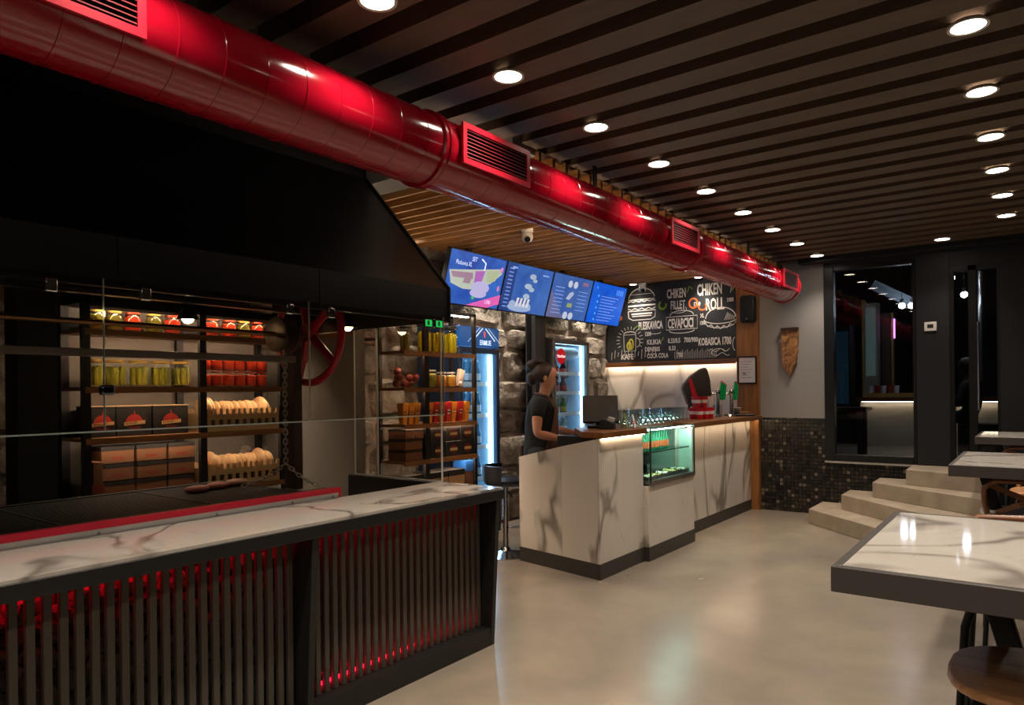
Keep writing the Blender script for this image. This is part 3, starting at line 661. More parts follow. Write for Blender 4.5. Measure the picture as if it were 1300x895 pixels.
# second board: small jars, a tilted pack, a red net
place(jar('small jar of amber preserve on the second snack shelf', 'amber jars', 0.045, 0.13, mat('amber', 'b5812f', 0.4), 'relish', 'd8d2c4'), [(-4.0, 4.37, 0), (-3.99, 4.48, 0)], 1.486)
t = jar('small jar of green olives next to the amber jars', 'amber jars', 0.045, 0.145, mat('olive_green', '8a8a3a', 0.4), 'relish', 'd8d2c4'); t.location = (-4.0, 4.25, 1.486)
t = thing('paper_pack', 'pale paper pack leaning on the second snack shelf', 'packet', (-4.0, 4.59, 1.494))
B().box(-0.02, 0.02, -0.03, 0.03, 0, 0.15).xf(Matrix.Rotation(-0.25, 4, 'X')).build('pack', mat('pale_paper', 'b8a898', 0.7), t, local=True, bevel=0.004)
B().ball((0.03, -0.01, 0.022), 0.022, 10, 6).build('seal', mat('pale_seal', 'd8cfc4', 0.6), t, local=True, smooth=60)
t = thing('onion_net', 'red net of onions on the second snack shelf', 'net bag', (-4.02, 3.97, 1.486))
for i in range(9):
    a = i * 0.7; B().ball((R.uniform(-.05, .05), -0.09 + 0.055 * (i % 4) + R.uniform(-.01, .01), 0.033 + 0.045 * (i // 4)), 0.031, 10, 7).build('onion', mat('onion_red', '7a2a2e', 0.5), t, local=True, smooth=60)
# third board: fries cups
CY = mat('cup_yellow', 'd08a1c', 0.55); CR = mat('cup_red', 'a81220', 0.5); CW = mat('cup_white', 'd8ccb8', 0.6)
def fries_cup(y, kind, label, group, x=-3.96):
    t = thing('fries_cup', label, 'paper cup', (x, y, 1.201), 0, group)
    h, a, c = 0.165, 0.02, 0.0315; m = CY if kind == 'y' else CR
    vs = [(-0.02, -a, 0), (0.02, -a, 0), (0.02, a, 0), (-0.02, a, 0), (-0.035, -c, h), (0.035, -c, h), (0.035, c, h), (-0.035, c, h)]
    b = B().add(vs, [(0, 3, 2, 1), (0, 1, 5, 4), (1, 2, 6, 5), (2, 3, 7, 6), (3, 0, 4, 7)]); b.add([(-0.033, -c + .002, h - .004), (0.033, -c + .002, h - .004), (0.033, c - .002, h - .004), (-0.033, c - .002, h - .004)], [(0, 1, 2, 3)])
    b.build('cup', m, t, local=True)
    ORG[t.name] = (0, 0, 0); d = B()
    n = Vector((1, 0, -0.09)).normalized(); org = Vector((0.0275, 0, 0.085)) + n * 0.0005
    flat(d, arc(0, 0, 0.018, 0.02, 0, 360, 14), org, (0, 1, 0), (0.09, 0, 1), 0.001); d.build('emblem', EMR if kind == 'y' else CW, t, local=True)
    d = B(); flat(d, [(-0.02, -0.008), (0.02, -0.008), (0.02, 0.006), (-0.02, 0.006)], org, (0, 1, 0), (0.09, 0, 1), 0.002); d.build('band', EMC if kind == 'y' else BXB, t, local=True)
for i, (y, kd) in enumerate(((3.885, 'y'), (3.952, 'y'), (4.02, 'y'), (4.165, 'y'), (4.235, 'r'), (4.302, 'y'), (4.385, 'r'), (4.452, 'y'), (4.535, 'r'), (4.62, 'y'))):
    fries_cup(y, kd, ('orange-yellow' if kd == 'y' else 'red') + f' paper fries cup with emblem, {words[i]} from the left in its row', 'yellow fries cups' if kd == 'y' else 'red fries cups', -3.96 + 0.0 * i)
# fourth board: black burger boxes in two layers, cardboard
for r_ in range(2):
    for c_ in range(3):
        y0 = 4.14 + c_ * 0.18; z0 = 0.916 + r_ * 0.128
        t = thing('burger_box', f'black burger box with round emblem, {("lower", "upper")[r_]} layer {("left", "centre", "right")[c_]} on the snack shelf', 'box', (-3.99, y0 + 0.087, z0), 0, 'black burger boxes')
        B().box(-4.1, -3.91 + R.uniform(-0.006, 0.006), y0, y0 + 0.175, z0, z0 + 0.125).build('carton', BXB, t, bevel=0.004)
        d = B(); flat(d, [(x, y * 0.9) for x, y in arc(0, 0, 0.042, 0.042, 0, 360, 18)], (-3.903, y0 + 0.0875, z0 + 0.06), (0, 1, 0), (0, 0, 1)); d.build('emblem', mat('emblem_dark', '6a1a14', 0.6), t)
        d = B(); flat(d, [(-0.045, -0.012), (0.045, -0.012), (0.045, 0.01), (-0.045, 0.01)], (-3.9025, y0 + 0.0875, z0 + 0.06), (0, 1, 0), (0, 0, 1)); d.build('band', EMC, t)
for i, a in enumerate(((3.86, 4.045, 0.916, 1.0, 'bottom'), (3.86, 4.045, 1.003, 1.085, 'middle'), (3.86, 3.965, 1.088, 1.16, 'top left'), (3.975, 4.06, 1.088, 1.16, 'top right'))):
    carton(-4.1, -3.91, a[0], a[1], a[2], a[3], f'brown cardboard box, {a[4]} of the small pile on the snack shelf', 'cardboard boxes on the snack shelf', prt=False)
for i, (y0, y1, lab) in enumerate(((3.86, 4.05, 'left'), (4.13, 4.34, 'middle'), (4.35, 4.55, 'right'))):
    carton(-4.1, -3.91, y0, y1, 0.602, 0.80, f'large brown carton on the lowest snack board, {lab}', 'cartons on the lowest snack board', prt=False, m=mat('kraft_light', 'a9845a', 0.75))
t = thing('blue_carton', 'small blue and white carton by the fridge on the lowest snack board', 'box', (-4.0, 4.63, 0.602)); ORG[t.name] = (-4.0, 4.63, 0.602)
B().box(-4.06, -3.92, 4.575, 4.675, 0.602, 0.77).build('carton', KR, t, bevel=0.003); B().box(-4.06, -3.918, 4.574, 4.676, 0.77, 0.86).build('sleeve', mat('blue_card', '1c5aa8', 0.5), t)
# glowing tags stand for a green sign reflected in the guard glass
for i, y in enumerate((3.03, 3.12)):
    t = thing('green_reflection', f'glowing tag for a green sign reflected at the hood edge, {("left", "right")[i]} one', 'sign', (-2.87, y, 1.83), 0, 'green signs')
    B().box(-2.88, -2.868, y - 0.032, y + 0.032, 1.83, 1.878).build('reflection_back', BLACKM, t); B().box(-2.868, -2.866, y - 0.027, y + 0.027, 1.835, 1.873).build('reflection_face', m_emit('green_glow', '10b050', 0.9), t)
    B().box(-2.866, -2.8655, y - 0.012, y + 0.006, 1.842, 1.868).build('symbol', mat('green_dark', '0a4a20', 0.6), t)
# ================================================================ fridges
def bottle(name, label, group, r, h, glass, lab, cap, frac=0.45):
    t = thing(name, label, 'bottle', (0, 0, 0), 0, group)
    B().lathe([(r * 0.9, 0), (r, 0.006), (r, h * 0.52), (r * 0.42, h * 0.74), (r * 0.36, h * 0.95)], (0, 0, 0), 12).build('body', glass, t, local=True, smooth=40)
    B().lathe([(r * 1.02, h * 0.16), (r * 1.02, h * frac)], (0, 0, 0), 12, close=False).build('paper_label', lab, t, local=True, smooth=40)
    B().lathe([(r * 0.42, h * 0.94), (r * 0.42, h)], (0, 0, 0), 10).build('cap', cap, t, local=True)
    return t
def fridge(name, label, xf, y0, y1, ztop, zhead, zs, body, inner, strip, side, xb=-4.72):
    t = thing(name, label, 'fridge', ((xf + xb) / 2, (y0 + y1) / 2, 0)); e = 0.028
    for a in ((y0, y0 + e), (y1 - e, y1)): B().box(xb, xf - 0.05, a[0], a[1], 0.0, ztop).build('side_panel', body, t)
    B().box(xb, xb + 0.02, y0 + e, y1 - e, 0, ztop).build('back_panel', inner, t)
    B().box(xb + 0.02, xf - 0.05, y0 + e, y1 - e, 0.0, 0.22).build('base_panel', body, t); B().box(xb + 0.02, xf - 0.05, y0 + e, y1 - e, ztop - 0.03, ztop).build('top_panel', body, t)
    for a in ((y0 + e, y0 + e + 0.004), (y1 - e - 0.004, y1 - e)): B().box(xb + 0.02, xf - 0.055, a[0], a[1], 0.22, zhead).build('liner', inner, t)
    dr_ = B(); fw = 0.045
    dr_.box(xf - 0.05, xf, y0, y0 + fw, 0.1, zhead); dr_.box(xf - 0.05, xf, y1 - fw, y1, 0.1, zhead); dr_.box(xf - 0.05, xf, y0 + fw, y1 - fw, zhead - fw, zhead); dr_.box(xf - 0.05, xf, y0 + fw, y1 - fw, 0.1, 0.1 + fw + 0.06)
    d = dr_.build('door', body, t, bevel=0.004)
    B().box(xf - 0.03, xf - 0.024, y0 + fw, y1 - fw, 0.2, zhead - fw).build('door_glass', m_glass('fridge_glass', 'eef8ff', 1.35), d)
    B().box(xf, xf + 0.02, y0 + 0.012, y0 + 0.03, 0.9, 1.5).build('handle', body, d, bevel=0.004)
    for a in side: B().box(xf - 0.085, xf - 0.068, a, a + 0.014, 0.25, zhead - 0.06).build('light_strip', strip, t)
    B().box(xf - 0.1, xf - 0.08, y0 + fw, y1 - fw, zhead - 0.04, zhead - 0.03).build('light_strip', strip, t)
    for z in zs:
        sb = B().box(xb + 0.05, xf - 0.09, y0 + e + 0.006, y1 - e - 0.03, z - 0.012, z).build('shelf', mat('wire_shelf', 'd5dde2', 0.4), t)
        B().box(xf - 0.09, xf - 0.086, y0 + e + 0.006, y1 - e - 0.03, z - 0.02, z + 0.022).build('price_rail', mat('price_rail', 'e8f2f8', 0.4), sb)
    return t
FB = mat('fridge_navy', '142c4c', 0.4); FI = mat('fridge_inner', 'b9dcf0', 0.5)
ST1 = m_emit('fridge_led', 'c8ecff', 14.0)
zs1 = (0.32, 0.62, 0.92, 1.22, 1.52)
f1_ = fridge('beer_fridge', 'blue beer fridge with lit header behind the snack shelf', -4.2, 4.83, 5.42, 2.06, 1.85, zs1, FB, FI, ST1, (5.345, 4.885))  # the left strip is added to brighten the inside
hp = B().box(-4.25, -4.195, 4.84, 5.41, 1.865, 2.05).build('header_panel', mat('header_blue', '0b4f94', 0.4, emit=0.55), f1_, bevel=0.004)
HO = (-4.195, 5.125, 1.957); UY, UZ = (0, 1, 0), (0, 0, 1)
b = B()
for sgn in (-1, 1):
    stroke(b, [(sgn * 0.02 + 0.06, 0.085), (sgn * 0.16 + 0.06, -0.03)], 0.010, HO, UY, UZ); stroke(b, [(sgn * 0.06 + 0.06, 0.09), (sgn * 0.24 + 0.06, -0.05)], 0.004, HO, UY, UZ)
b.build('header_stripes', m_emit('header_white', 'cfe6ff', 1.1), hp)
b = B(); flat(b, arc(0.065, 0.035, 0.014, 0.022, 0, 360, 12), HO, UY, UZ, 0.002); flat(b, [(0.055, 0.0), (0.075, 0.0), (0.07, 0.02), (0.06, 0.02)], HO, UY, UZ, 0.003); b.build('crest', m_emit('header_crest', 'e04a5a', 0.9), hp)
text('lettering', 'ERMUE', 0.065, (-4.194, 5.115, 1.885), UY, UZ, MATS['header_white'], hp, 0.85, lift=0.002, bold=0.001)
GB = mat('pale_bottle', '3f6f92', 0.12); BL = mat('label_pale', 'cfdde8', 0.5); CP = mat('cap_silver', 'c0ccd4', 0.3, 0.7)
sp = []
for z in zs1:
    for j, x in enumerate((-4.335, -4.42)):
        for i in range(5): sp.append((x, 4.90 + 0.087 * i, z))
bt = bottle('beer_bottle', 'clear pale bottle in the blue beer fridge', 'bottles in the blue beer fridge', 0.031, 0.225, GB, BL, CP)
for i, (x, y, z) in enumerate(sp):
    o = bt if i == 0 else copy_tree(bt); o.location = (x, y, z + 0.0005)
    o['label'] = f'clear pale bottle in the blue beer fridge, {words[4 - i // 10]} board down, {("front", "back")[i // 5 % 2]} row, {words[i % 5]}'
FG = mat('fridge_grey', '6e6a66', 0.35, 0.5); ST2 = m_emit('fridge_led_b', 'd8eeff', 9)
zs2 = (0.55, 0.94, 1.17, 1.42, 1.65)
f2_ = fridge('drinks_fridge', 'grey framed soft drink fridge with red disc logo behind the person', -4.45, 6.75, 7.55, 2.06, 2.04, zs2, FG, mat('fridge_inner_b', 'b8d4e8', 0.5), ST2, (7.47, 6.82), -4.79)
B().lathe([(0.07, 0), (0.075, 0.01), (0.075, 0.2), (0.07, 0.21)], (0, 0, 0), 16).xf(Matrix.Translation((-4.60, 6.83, 1.90)) @ Matrix.Rotation(-PI / 2, 4, 'X') @ Matrix.Scale(2.9, 4, (0, 0, 1))).build('cooling_drum', mat('drum_white', 'b8ccd8', 0.4), f2_, smooth=40)
b = B(); flat(b, arc(0, 0, 0.092, 0.092, 0, 360, 28), (-4.472, 6.95, 1.85), UY, UZ, 0.0); lg = b.build('logo_disc', mat('logo_red', 'd01020', 0.4, emit=0.35), f2_)
b = B(); stroke(b, [(-0.085 + 0.017 * i, 0.012 * math.sin(i * 1.35) - 0.02) for i in range(11)], 0.012, (-4.471, 6.95, 1.87), UY, UZ); b.build('logo_wave', m_emit('logo_white', 'fff0f0', 0.8), lg)
text('lettering', 'Coca-Cola', 0.042, (-4.4705, 6.863, 1.835), UY, UZ, MATS['logo_white'], lg, 0.82, bold=0.001)
kinds = ((1.65, 0.033, 0.14, 'dark cola can sized bottle on the top board of the soft drink fridge', '2a0c0c', 'b01824', 'cola'), (1.42, 0.03, 0.2, 'cola bottle with red label on the second board of the soft drink fridge', '3a1512', 'b83a34', 'cola'),
         (1.17, 0.03, 0.2, 'green and yellow soda bottle in the soft drink fridge', '3a7a24', 'c8b830', 'soda'), (0.94, 0.03, 0.19, 'water bottle on the fourth board of the soft drink fridge', '8ab0a0', 'dfe8e8', 'water'))
for z, r, h, lab, c1, c2, nm in kinds:
    bt = bottle(nm + '_bottle', lab, nm + f' bottles at {z} m', r, h, mat('liq_' + c1, c1, 0.15), mat('lab_' + c2, c2, 0.5), mat('cap_' + c2, c2, 0.4)); bt['group'] = lab.split(' on ')[0] + 's'
    for i in range(6):
        o = bt if i == 0 else copy_tree(bt); o.location = (-4.58 - 0.08 * (i % 2), 6.83 + 0.085 * i, z + 0.0005); o['label'] = lab + ', ' + words[i]
# steel column against the stone wall
t = thing('steel_column', 'dark steel column before the stone wall beside the soft drink fridge', 'column', (-4.59, 6.6, 0))
SC = mat('column_steel', '3a3a3c', 0.6, 0.3)
for x in (-4.65, -4.53): B().box(x - 0.008, x + 0.008, 6.5, 6.70, 0, 2.84).build('flange', SC, t)
B().box(-4.64, -4.54, 6.59, 6.61, 0, 2.84).build('web', SC, t)
# ================================================================ menu screens
Xb, Zb, Xt, Zt = -4.45, 2.275, -4.30, 2.775
UT = Vector((Xt - Xb, 0, Zt - Zb)).normalized(); HT = math.hypot(Xt - Xb, Zt - Zb); NT = UY = Vector((0, 1, 0))
NT = UY.cross(UT)
mb = mat('bezel', '0a0c14', 0.35)
def screen_mat(name, c0, c1, st, patch=None):
    m = mat(name, '000000', 0.3); k = N(m); k.b.inputs['Specular IOR Level'].default_value = 0.3
    g = k.noise(k.coord((1.2, 2.2, 2.2)), 1.6, 3, 0.5)
    r = k.ramp(g, [(0.3, c0), (0.72, c1)])
    k.l(r.outputs[0], k.b.inputs['Emission Color']); k.b.inputs['Emission Strength'].default_value = st; return m
tvy = (4.853, 5.715, 6.577, 7.439, 8.301)
scr = (('2748a8', '3f78d8'), ('2f58ac', '4a7ac8'), ('365aa4', '4a74c0'), ('0f50d4', '1a70f0'))
tl = ('menu screen with a set meal picture, nearest the hood', 'menu screen with a row of sausages, second from the hood', 'menu screen with a column of small dishes, third from the hood', 'plain bright blue price list screen, nearest the chalkboard')
TVS = []
def E_(n, c, s=0.9): return m_emit('scr_' + n, c, s)
for i in range(4):
    y0, y1 = tvy[i] + 0.004, tvy[i + 1] - 0.004; t = thing('menu_screen', tl[i], 'screen', (-4.4, (y0 + y1) / 2, 2.27), 0, 'menu screens')
    def pt(y, s_, d): return Vector((Xb, y, Zb)) + UT * s_ + NT * d
    def slab(a, b_, s0, s1, d0, d1): return B().add([pt(a, s0, d0), pt(b_, s0, d0), pt(b_, s1, d0), pt(a, s1, d0), pt(a, s0, d1), pt(b_, s0, d1), pt(b_, s1, d1), pt(a, s1, d1)], [(0, 3, 2, 1), (4, 5, 6, 7), (0, 1, 5, 4), (1, 2, 6, 5), (2, 3, 7, 6), (3, 0, 4, 7)])
    slab(y0, y1, 0, HT, -0.05, 0).build('casing', mb, t)
    s_ = slab(y0 + 0.012, y1 - 0.012, 0.014, HT - 0.012, 0, 0.001).build('display', screen_mat(f'screen_{i}', scr[i][0], scr[i][1], 0.85), t)
    B().box(-4.5, -4.44, (y0 + y1) / 2 - 0.03, (y0 + y1) / 2 + 0.03, 2.5, 2.86).build('bracket', BLACKM, t)
    def pic(name, polys, m, l=0.002):
        b = B()
        for j, p in enumerate(polys):
            b = B(); flat(b, [(x * 0.84, y * (HT - 0.03)) for x, y in p], pt(y0 + 0.012, 0.014, 0.0), UY, UT, l + 0.0001 * j); b.build(name, m, s_)
    def tx(sx, sy, st_, size, m, cx=0.8, l=0.004): return text('lettering', st_, size, pt(y0 + 0.012 + sx * 0.84, 0.014 + sy * (HT - 0.03), 0), UY, UT, m, s_, cx, lift=l)
    W_ = E_('white', 'd5e2ff', 0.9)
    if i == 0:
        pic('set_photo', [[(0.02, 0.62), (0.5, 0.72), (0.92, 0.82), (0.95, 0.72), (0.78, 0.5), (0.55, 0.32), (0.3, 0.3), (0.08, 0.38)]], E_('cream', 'a3b4ae', 0.75), 0.002)
        pic('wrap_photo', [[(0.05, 0.6), (0.42, 0.64), (0.44, 0.52), (0.1, 0.5)], [(0.3, 0.62), (0.42, 0.63), (0.40, 0.42), (0.28, 0.42)]], E_('mauve', '8f7894', 0.7), 0.003)
        pic('drink_photo', [[(0.46, 0.68), (0.63, 0.72), (0.58, 0.32), (0.48, 0.28)]], E_('magenta', '9a5ab0', 0.8), 0.0035)
        pic('burger_photo', [arc(0.6, 0.38, 0.16, 0.12, 0, 360, 20), arc(0.58, 0.26, 0.15, 0.09, 0, 360, 20)], E_('lilac', 'a8a8d8', 0.8), 0.004)
        pic('fries_photo', [[(0.66, 0.72), (0.9, 0.78), (0.84, 0.55), (0.7, 0.5)]], E_('straw', '9eae92', 0.75), 0.0035)
        pic('price_band', [[(0.40, 0.0), (1.0, 0.30), (1.0, 0.12), (0.8, 0.0)], [(0.55, 0.075), (1.0, 0.3), (1, 0.1), (0.7, 0.0)]], E_('pink', 'cc5aa8', 0.85), 0.003)
        pic('leaf', [arc(0.5, 0.16, 0.03, 0.035, 0, 360, 10)], E_('green', '3fae7a', 0.7), 0.005)
        pic('badge', [arc(0.93, 0.42, 0.022, 0.06, 0, 360, 12), arc(0.93, 0.8, 0.03, 0.06, 0, 360, 12)], E_('rose', 'c07ab8', 0.8), 0.003)
        pic('straw', [[(0.52, 0.92), (0.6, 0.86), (0.6, 0.72), (0.62, 0.72), (0.62, 0.87), (0.53, 0.945)]], W_, 0.0045)
        tx(0.36, 0.86, 'SET', 0.06, W_, 0.8); tx(0.10, 0.75, 'Pleskavica XL', 0.06, W_, 0.7); tx(0.72, 0.075, '1.090', 0.055, W_, 0.8)
    elif i == 1:
        pic('price_column', [[(0, 0), (0.2, 0), (0.2, 1), (0, 1)]], E_('navy', '173a80', 0.8), 0.0015)
        pic('dish_photo', [arc(0.56, 0.80, 0.07, 0.06, 0, 360, 14), arc(0.62, 0.72, 0.05, 0.04, 0, 360, 12), arc(0.5, 0.58, 0.08, 0.06, 0, 360, 14), arc(0.58, 0.52, 0.06, 0.05, 0, 360, 12), arc(0.5, 0.36, 0.07, 0.06, 0, 360, 14)], E_('paleblue', '9ab0c8', 0.75), 0.002)
        pic('plate_photo', [arc(0.4, 0.1, 0.25, 0.09, 0, 360, 20), arc(0.24, 0.16, 0.07, 0.08, 0, 360, 14), arc(0.58, 0.13, 0.06, 0.08, 0, 360, 14)], E_('plate', '8fa6cc', 0.8), 0.002)
        pic('sausage_photo', [[(0.30 + 0.075 * j, 0.12), (0.345 + 0.075 * j, 0.12), (0.365 + 0.075 * j, 0.31), (0.32 + 0.075 * j, 0.31)] for j in range(4)], E_('bone', 'c8cad8', 0.8), 0.003)
        pic('text_lines', [[(0.05, 0.08 + 0.08 * j), (0.14, 0.08 + 0.08 * j), (0.14, 0.10 + 0.08 * j), (0.05, 0.10 + 0.08 * j)] for j in range(11)] + [[(0.76, 0.86), (0.9, 0.86), (0.9, 0.89), (0.76, 0.89)], [(0.1, 0.9), (0.2, 0.9), (0.2, 0.94), (0.1, 0.94)]], E_('soft', '7fa0e0', 0.8), 0.003)
    elif i == 2:
        pic('corner_tint', [[(0.0, 0.0), (0.42, 0.0), (0.0, 0.62)]], E_('mauveblue', '5b628f', 0.8), 0.0015)
        pic('dish_photo', [arc(0.42, 0.82, 0.055, 0.085, 0, 360, 14), arc(0.56, 0.82, 0.055, 0.085, 0, 360, 14), arc(0.45, 0.08, 0.06, 0.09, 0, 360, 14), arc(0.59, 0.08, 0.06, 0.09, 0, 360, 14)], E_('dish', 'b4c0d8', 0.8), 0.002)
        pic('wrap_photo', [[(0.38, 0.47), (0.47, 0.45), (0.56, 0.6), (0.53, 0.66), (0.45, 0.62)]], E_('dish2', 'a0b0cc', 0.8), 0.002); pic('olive_photo', [[(0.44, 0.28), (0.57, 0.28), (0.57, 0.38), (0.45, 0.38)]], E_('leafy', '8fa070', 0.7), 0.002)
        pic('badge', [[(0.74, 0.84), (0.88, 0.84), (0.88, 0.92), (0.74, 0.92)]], E_('dusk', '8a6a8a', 0.7), 0.002)
        pic('text_lines', [[(0.08, 0.7 - 0.085 * j), (0.3, 0.7 - 0.085 * j), (0.3, 0.715 - 0.085 * j), (0.08, 0.715 - 0.085 * j)] for j in range(8)] + [[(0.66, 0.68 - 0.09 * j), (0.9, 0.68 - 0.09 * j), (0.9, 0.694 - 0.09 * j), (0.66, 0.694 - 0.09 * j)] for j in range(6)], E_('soft', '7fa0e0', 0.8), 0.003)
    else:
        pic('text_lines', [[(0.28, 0.68 - 0.075 * j), (0.80 - 0.07 * (j % 3), 0.68 - 0.075 * j), (0.80 - 0.07 * (j % 3), 0.698 - 0.075 * j), (0.28, 0.698 - 0.075 * j)] for j in range(9)], E_('soft', '7fa0e0', 0.8), 0.003)
        pic('bullets', [arc(0.2, 0.69 - 0.15 * j, 0.018, 0.03, 0, 360, 10) for j in range(5)] + [arc(0.12, 0.88, 0.015, 0.025, 0, 360, 10)], E_('cyan', '58b0ff', 0.9), 0.003)
        pic('drink_icons', [[(0.70 + 0.055 * j, 0.78), (0.735 + 0.055 * j, 0.78), (0.74 + 0.055 * j, 0.92), (0.695 + 0.055 * j, 0.92)] for j in range(4)], E_('icon', '4f8ae8', 0.9), 0.003)
UY = (0, 1, 0)
# ceiling cameras
def cctv(x, y, z, label):
    t = thing('security_camera', label, 'camera', (x, y, z))
    B().lathe([(0.05, 0.0), (0.05, -0.03), (0.046, -0.035)], (x, y, z), 20).build('mount', WHITE, t, smooth=40)
    B().ball((x, y, z - 0.07), 0.05, 16, 10, 1, 1, 1.0).build('housing', WHITE, t, smooth=60)
    d = Vector((0.45, -0.62, -0.6)).normalized(); c = Vector((x, y, z - 0.07)) + d * 0.038
    B().bar(c, c + d * 0.018, 0.026, n=16).build('lens', BLACK, t, smooth=40)
cctv(-3.53, 4.97, 2.848, 'white ceiling camera on the wooden slats above the first screens')
cctv(-4.15, 8.42, 2.838, 'white ceiling camera above the burger drawing on the chalkboard')
# ================================================================ chalkboard, ledge, backsplash, wooden column
MB = mat('chalkboard_black', '16171a', 0.75); k = N(MB); k.l(k.ramp(k.noise(k.coord((2, 2, 2)), 2, 6), [(0.35, '131417'), (0.75, '24262a')]).outputs[0], k.b.inputs['Base Color'])
bo = thing('chalkboard', 'black chalkboard wall with white chalk menu lettering and food drawings', 'chalkboard', (-3.87, 8.585, 1.82))
B().box(-4.78, -2.96, 8.575, 8.6, 1.82, 2.84).build('board', MB, bo)
B().box(-2.968, -2.956, 8.565, 8.6, 1.82, 2.84).build('frame_edge', BLACK, bo)
CH = mat('chalk_white', 'cfcac2', 0.9); CG = mat('chalk_green', '6a8a2c', 0.9); CO = mat('chalk_orange', 'c0622c', 0.9); CYL = mat('chalk_yellow', 'b8ae40', 0.9)
BO = (0, 8.575, 0); UX = (1, 0, 0); UZ = (0, 0, 1)
def wr(s_, x, z, size, m=CH, sx=0.62, bold=0.002, slant=0.0): return text('chalk_lettering', s_, size, (x, 8.575, z), (1, 0, slant), UZ, m, bo, sx, lift=0.0015, bold=bold)
wr('CHIKEN', -3.88, 2.63, 0.165, sx=0.44, bold=0.004); wr('FILLET', -3.83, 2.485, 0.15, sx=0.48, bold=0.003); wr('1200', -3.52, 2.50, 0.075); 
wr('CHIKEN', -3.47, 2.63, 0.20, sx=0.45, bold=0.005); wr('ROLL', -3.36, 2.44, 0.2, sx=0.5, bold=0.006); wr('1000', -3.09, 2.52, 0.07)
wr('PLESKAVICA', -4.29, 2.25, 0.14, sx=0.45, bold=0.005); wr('1200', -4.2, 2.16, 0.075); wr('CEVAPCICI', -3.87, 2.24, 0.17, sx=0.42, bold=0.005); wr('XL', -3.43, 2.35, 0.07); wr('1300', -3.44, 2.26, 0.065)
wr('KILIKIA', -4.17, 2.045, 0.09, sx=0.7); wr('0.33/0.5', -3.87, 2.05, 0.085, sx=0.62); wr('700/900', -3.65, 2.05, 0.085, sx=0.66)
wr('KOBASICA 1700', -3.46, 2.00, 0.13, sx=0.46, bold=0.004)
wr('DENERIS', -4.2, 1.955, 0.08, sx=0.7); wr('0.33', -3.86, 1.955, 0.08, sx=0.7); wr('COCA COLA', -4.17, 1.865, 0.085, sx=0.6); wr('700', -3.75, 1.865, 0.08, sx=0.7); wr('KAFE', -4.55, 1.86, 0.10, sx=0.8)
b = B()
def sk(pts, wd=0.009, closed=False): stroke(b, pts, wd, BO, UX, UZ, 0.002, closed)
# burger
cx, cz = -4.24, 2.6
sk(arc(cx, cz + 0.05, 0.19, 0.15, 10, 170, 20) + [(cx - 0.19, cz + 0.05), (cx + 0.19, cz + 0.05)], 0.012); sk([(cx - 0.2 + 0.04 * i, cz + 0.02 + 0.015 * (i % 2)) for i in range(11)], 0.012)
sk([(cx - 0.2, cz - 0.03), (cx + 0.2, cz - 0.03)], 0.02); sk([(cx - 0.2 + 0.05 * i, cz - 0.065 - 0.02 * (i % 2)) for i in range(9)], 0.01); sk([(cx - 0.2, cz - 0.10), (cx - 0.19, cz - 0.19), (cx - 0.13, cz - 0.22), (cx + 0.13, cz - 0.22), (cx + 0.19, cz - 0.19), (cx + 0.2, cz - 0.1), (cx - 0.2, cz - 0.1)], 0.011)
sk([(cx - 0.17, cz + 0.12), (cx + 0.16, cz + 0.12)], 0.006); sk([(cx - 0.15, cz - 0.14), (cx + 0.15, cz - 0.14)], 0.02); sk([(cx - 0.14, cz - 0.17), (cx + 0.14, cz - 0.17)], 0.012)
# roll
cx, cz = -3.17, 2.30
sk(arc(cx, cz + 0.03, 0.19, 0.13, 0, 180, 20), 0.010); sk(arc(cx, cz + 0.02, 0.21, 0.06, 180, 360, 20), 0.010); sk([(cx - 0.20 + 0.04 * i, cz - 0.02 - 0.05 * math.sin(i / 10 * PI) - 0.035 * (i % 2)) for i in range(11)], 0.014); sk(arc(cx, cz - 0.01, 0.20, 0.085, 190, 350, 20), 0.010)
for i in range(7): sk([(cx + 0.05 + 0.02 * i, cz + 0.0), (cx + 0.09 + 0.014 * i, cz + 0.09 - 0.008 * i)], 0.005)
# banner around CEVAPCICI
sk([(-3.89, 2.22), (-3.89, 2.385), (-3.47, 2.385), (-3.47, 2.22)], 0.008, True); sk(arc(-3.68, 2.40, 0.16, 0.06, 0, 180, 14), 0.009); sk(arc(-3.68, 2.205, 0.17, 0.035, 180, 360, 14), 0.009)
for i in range(5): sk([(-3.75 + 0.035 * i, 2.47), (-3.745 + 0.03 * i, 2.50)], 0.007)
# beer mug with rays
cx, cz = -4.42, 2.08
sk([(cx - 0.09, cz + 0.11), (cx - 0.085, cz - 0.11), (cx + 0.085, cz - 0.11), (cx + 0.09, cz + 0.11)], 0.009, True); sk(arc(cx + 0.1, cz, 0.05, 0.06, -90, 90, 8), 0.009); sk(arc(cx, cz + 0.12, 0.09, 0.03, 0, 180, 8), 0.012)
for i in range(16):
    a = PI * (i / 15 * 1.3 - 0.15); sk([(cx + 0.15 * math.cos(a), cz + 0.03 + 0.15 * math.sin(a)), (cx + 0.2 * math.cos(a), cz + 0.03 + 0.19 * math.sin(a))], 0.007)
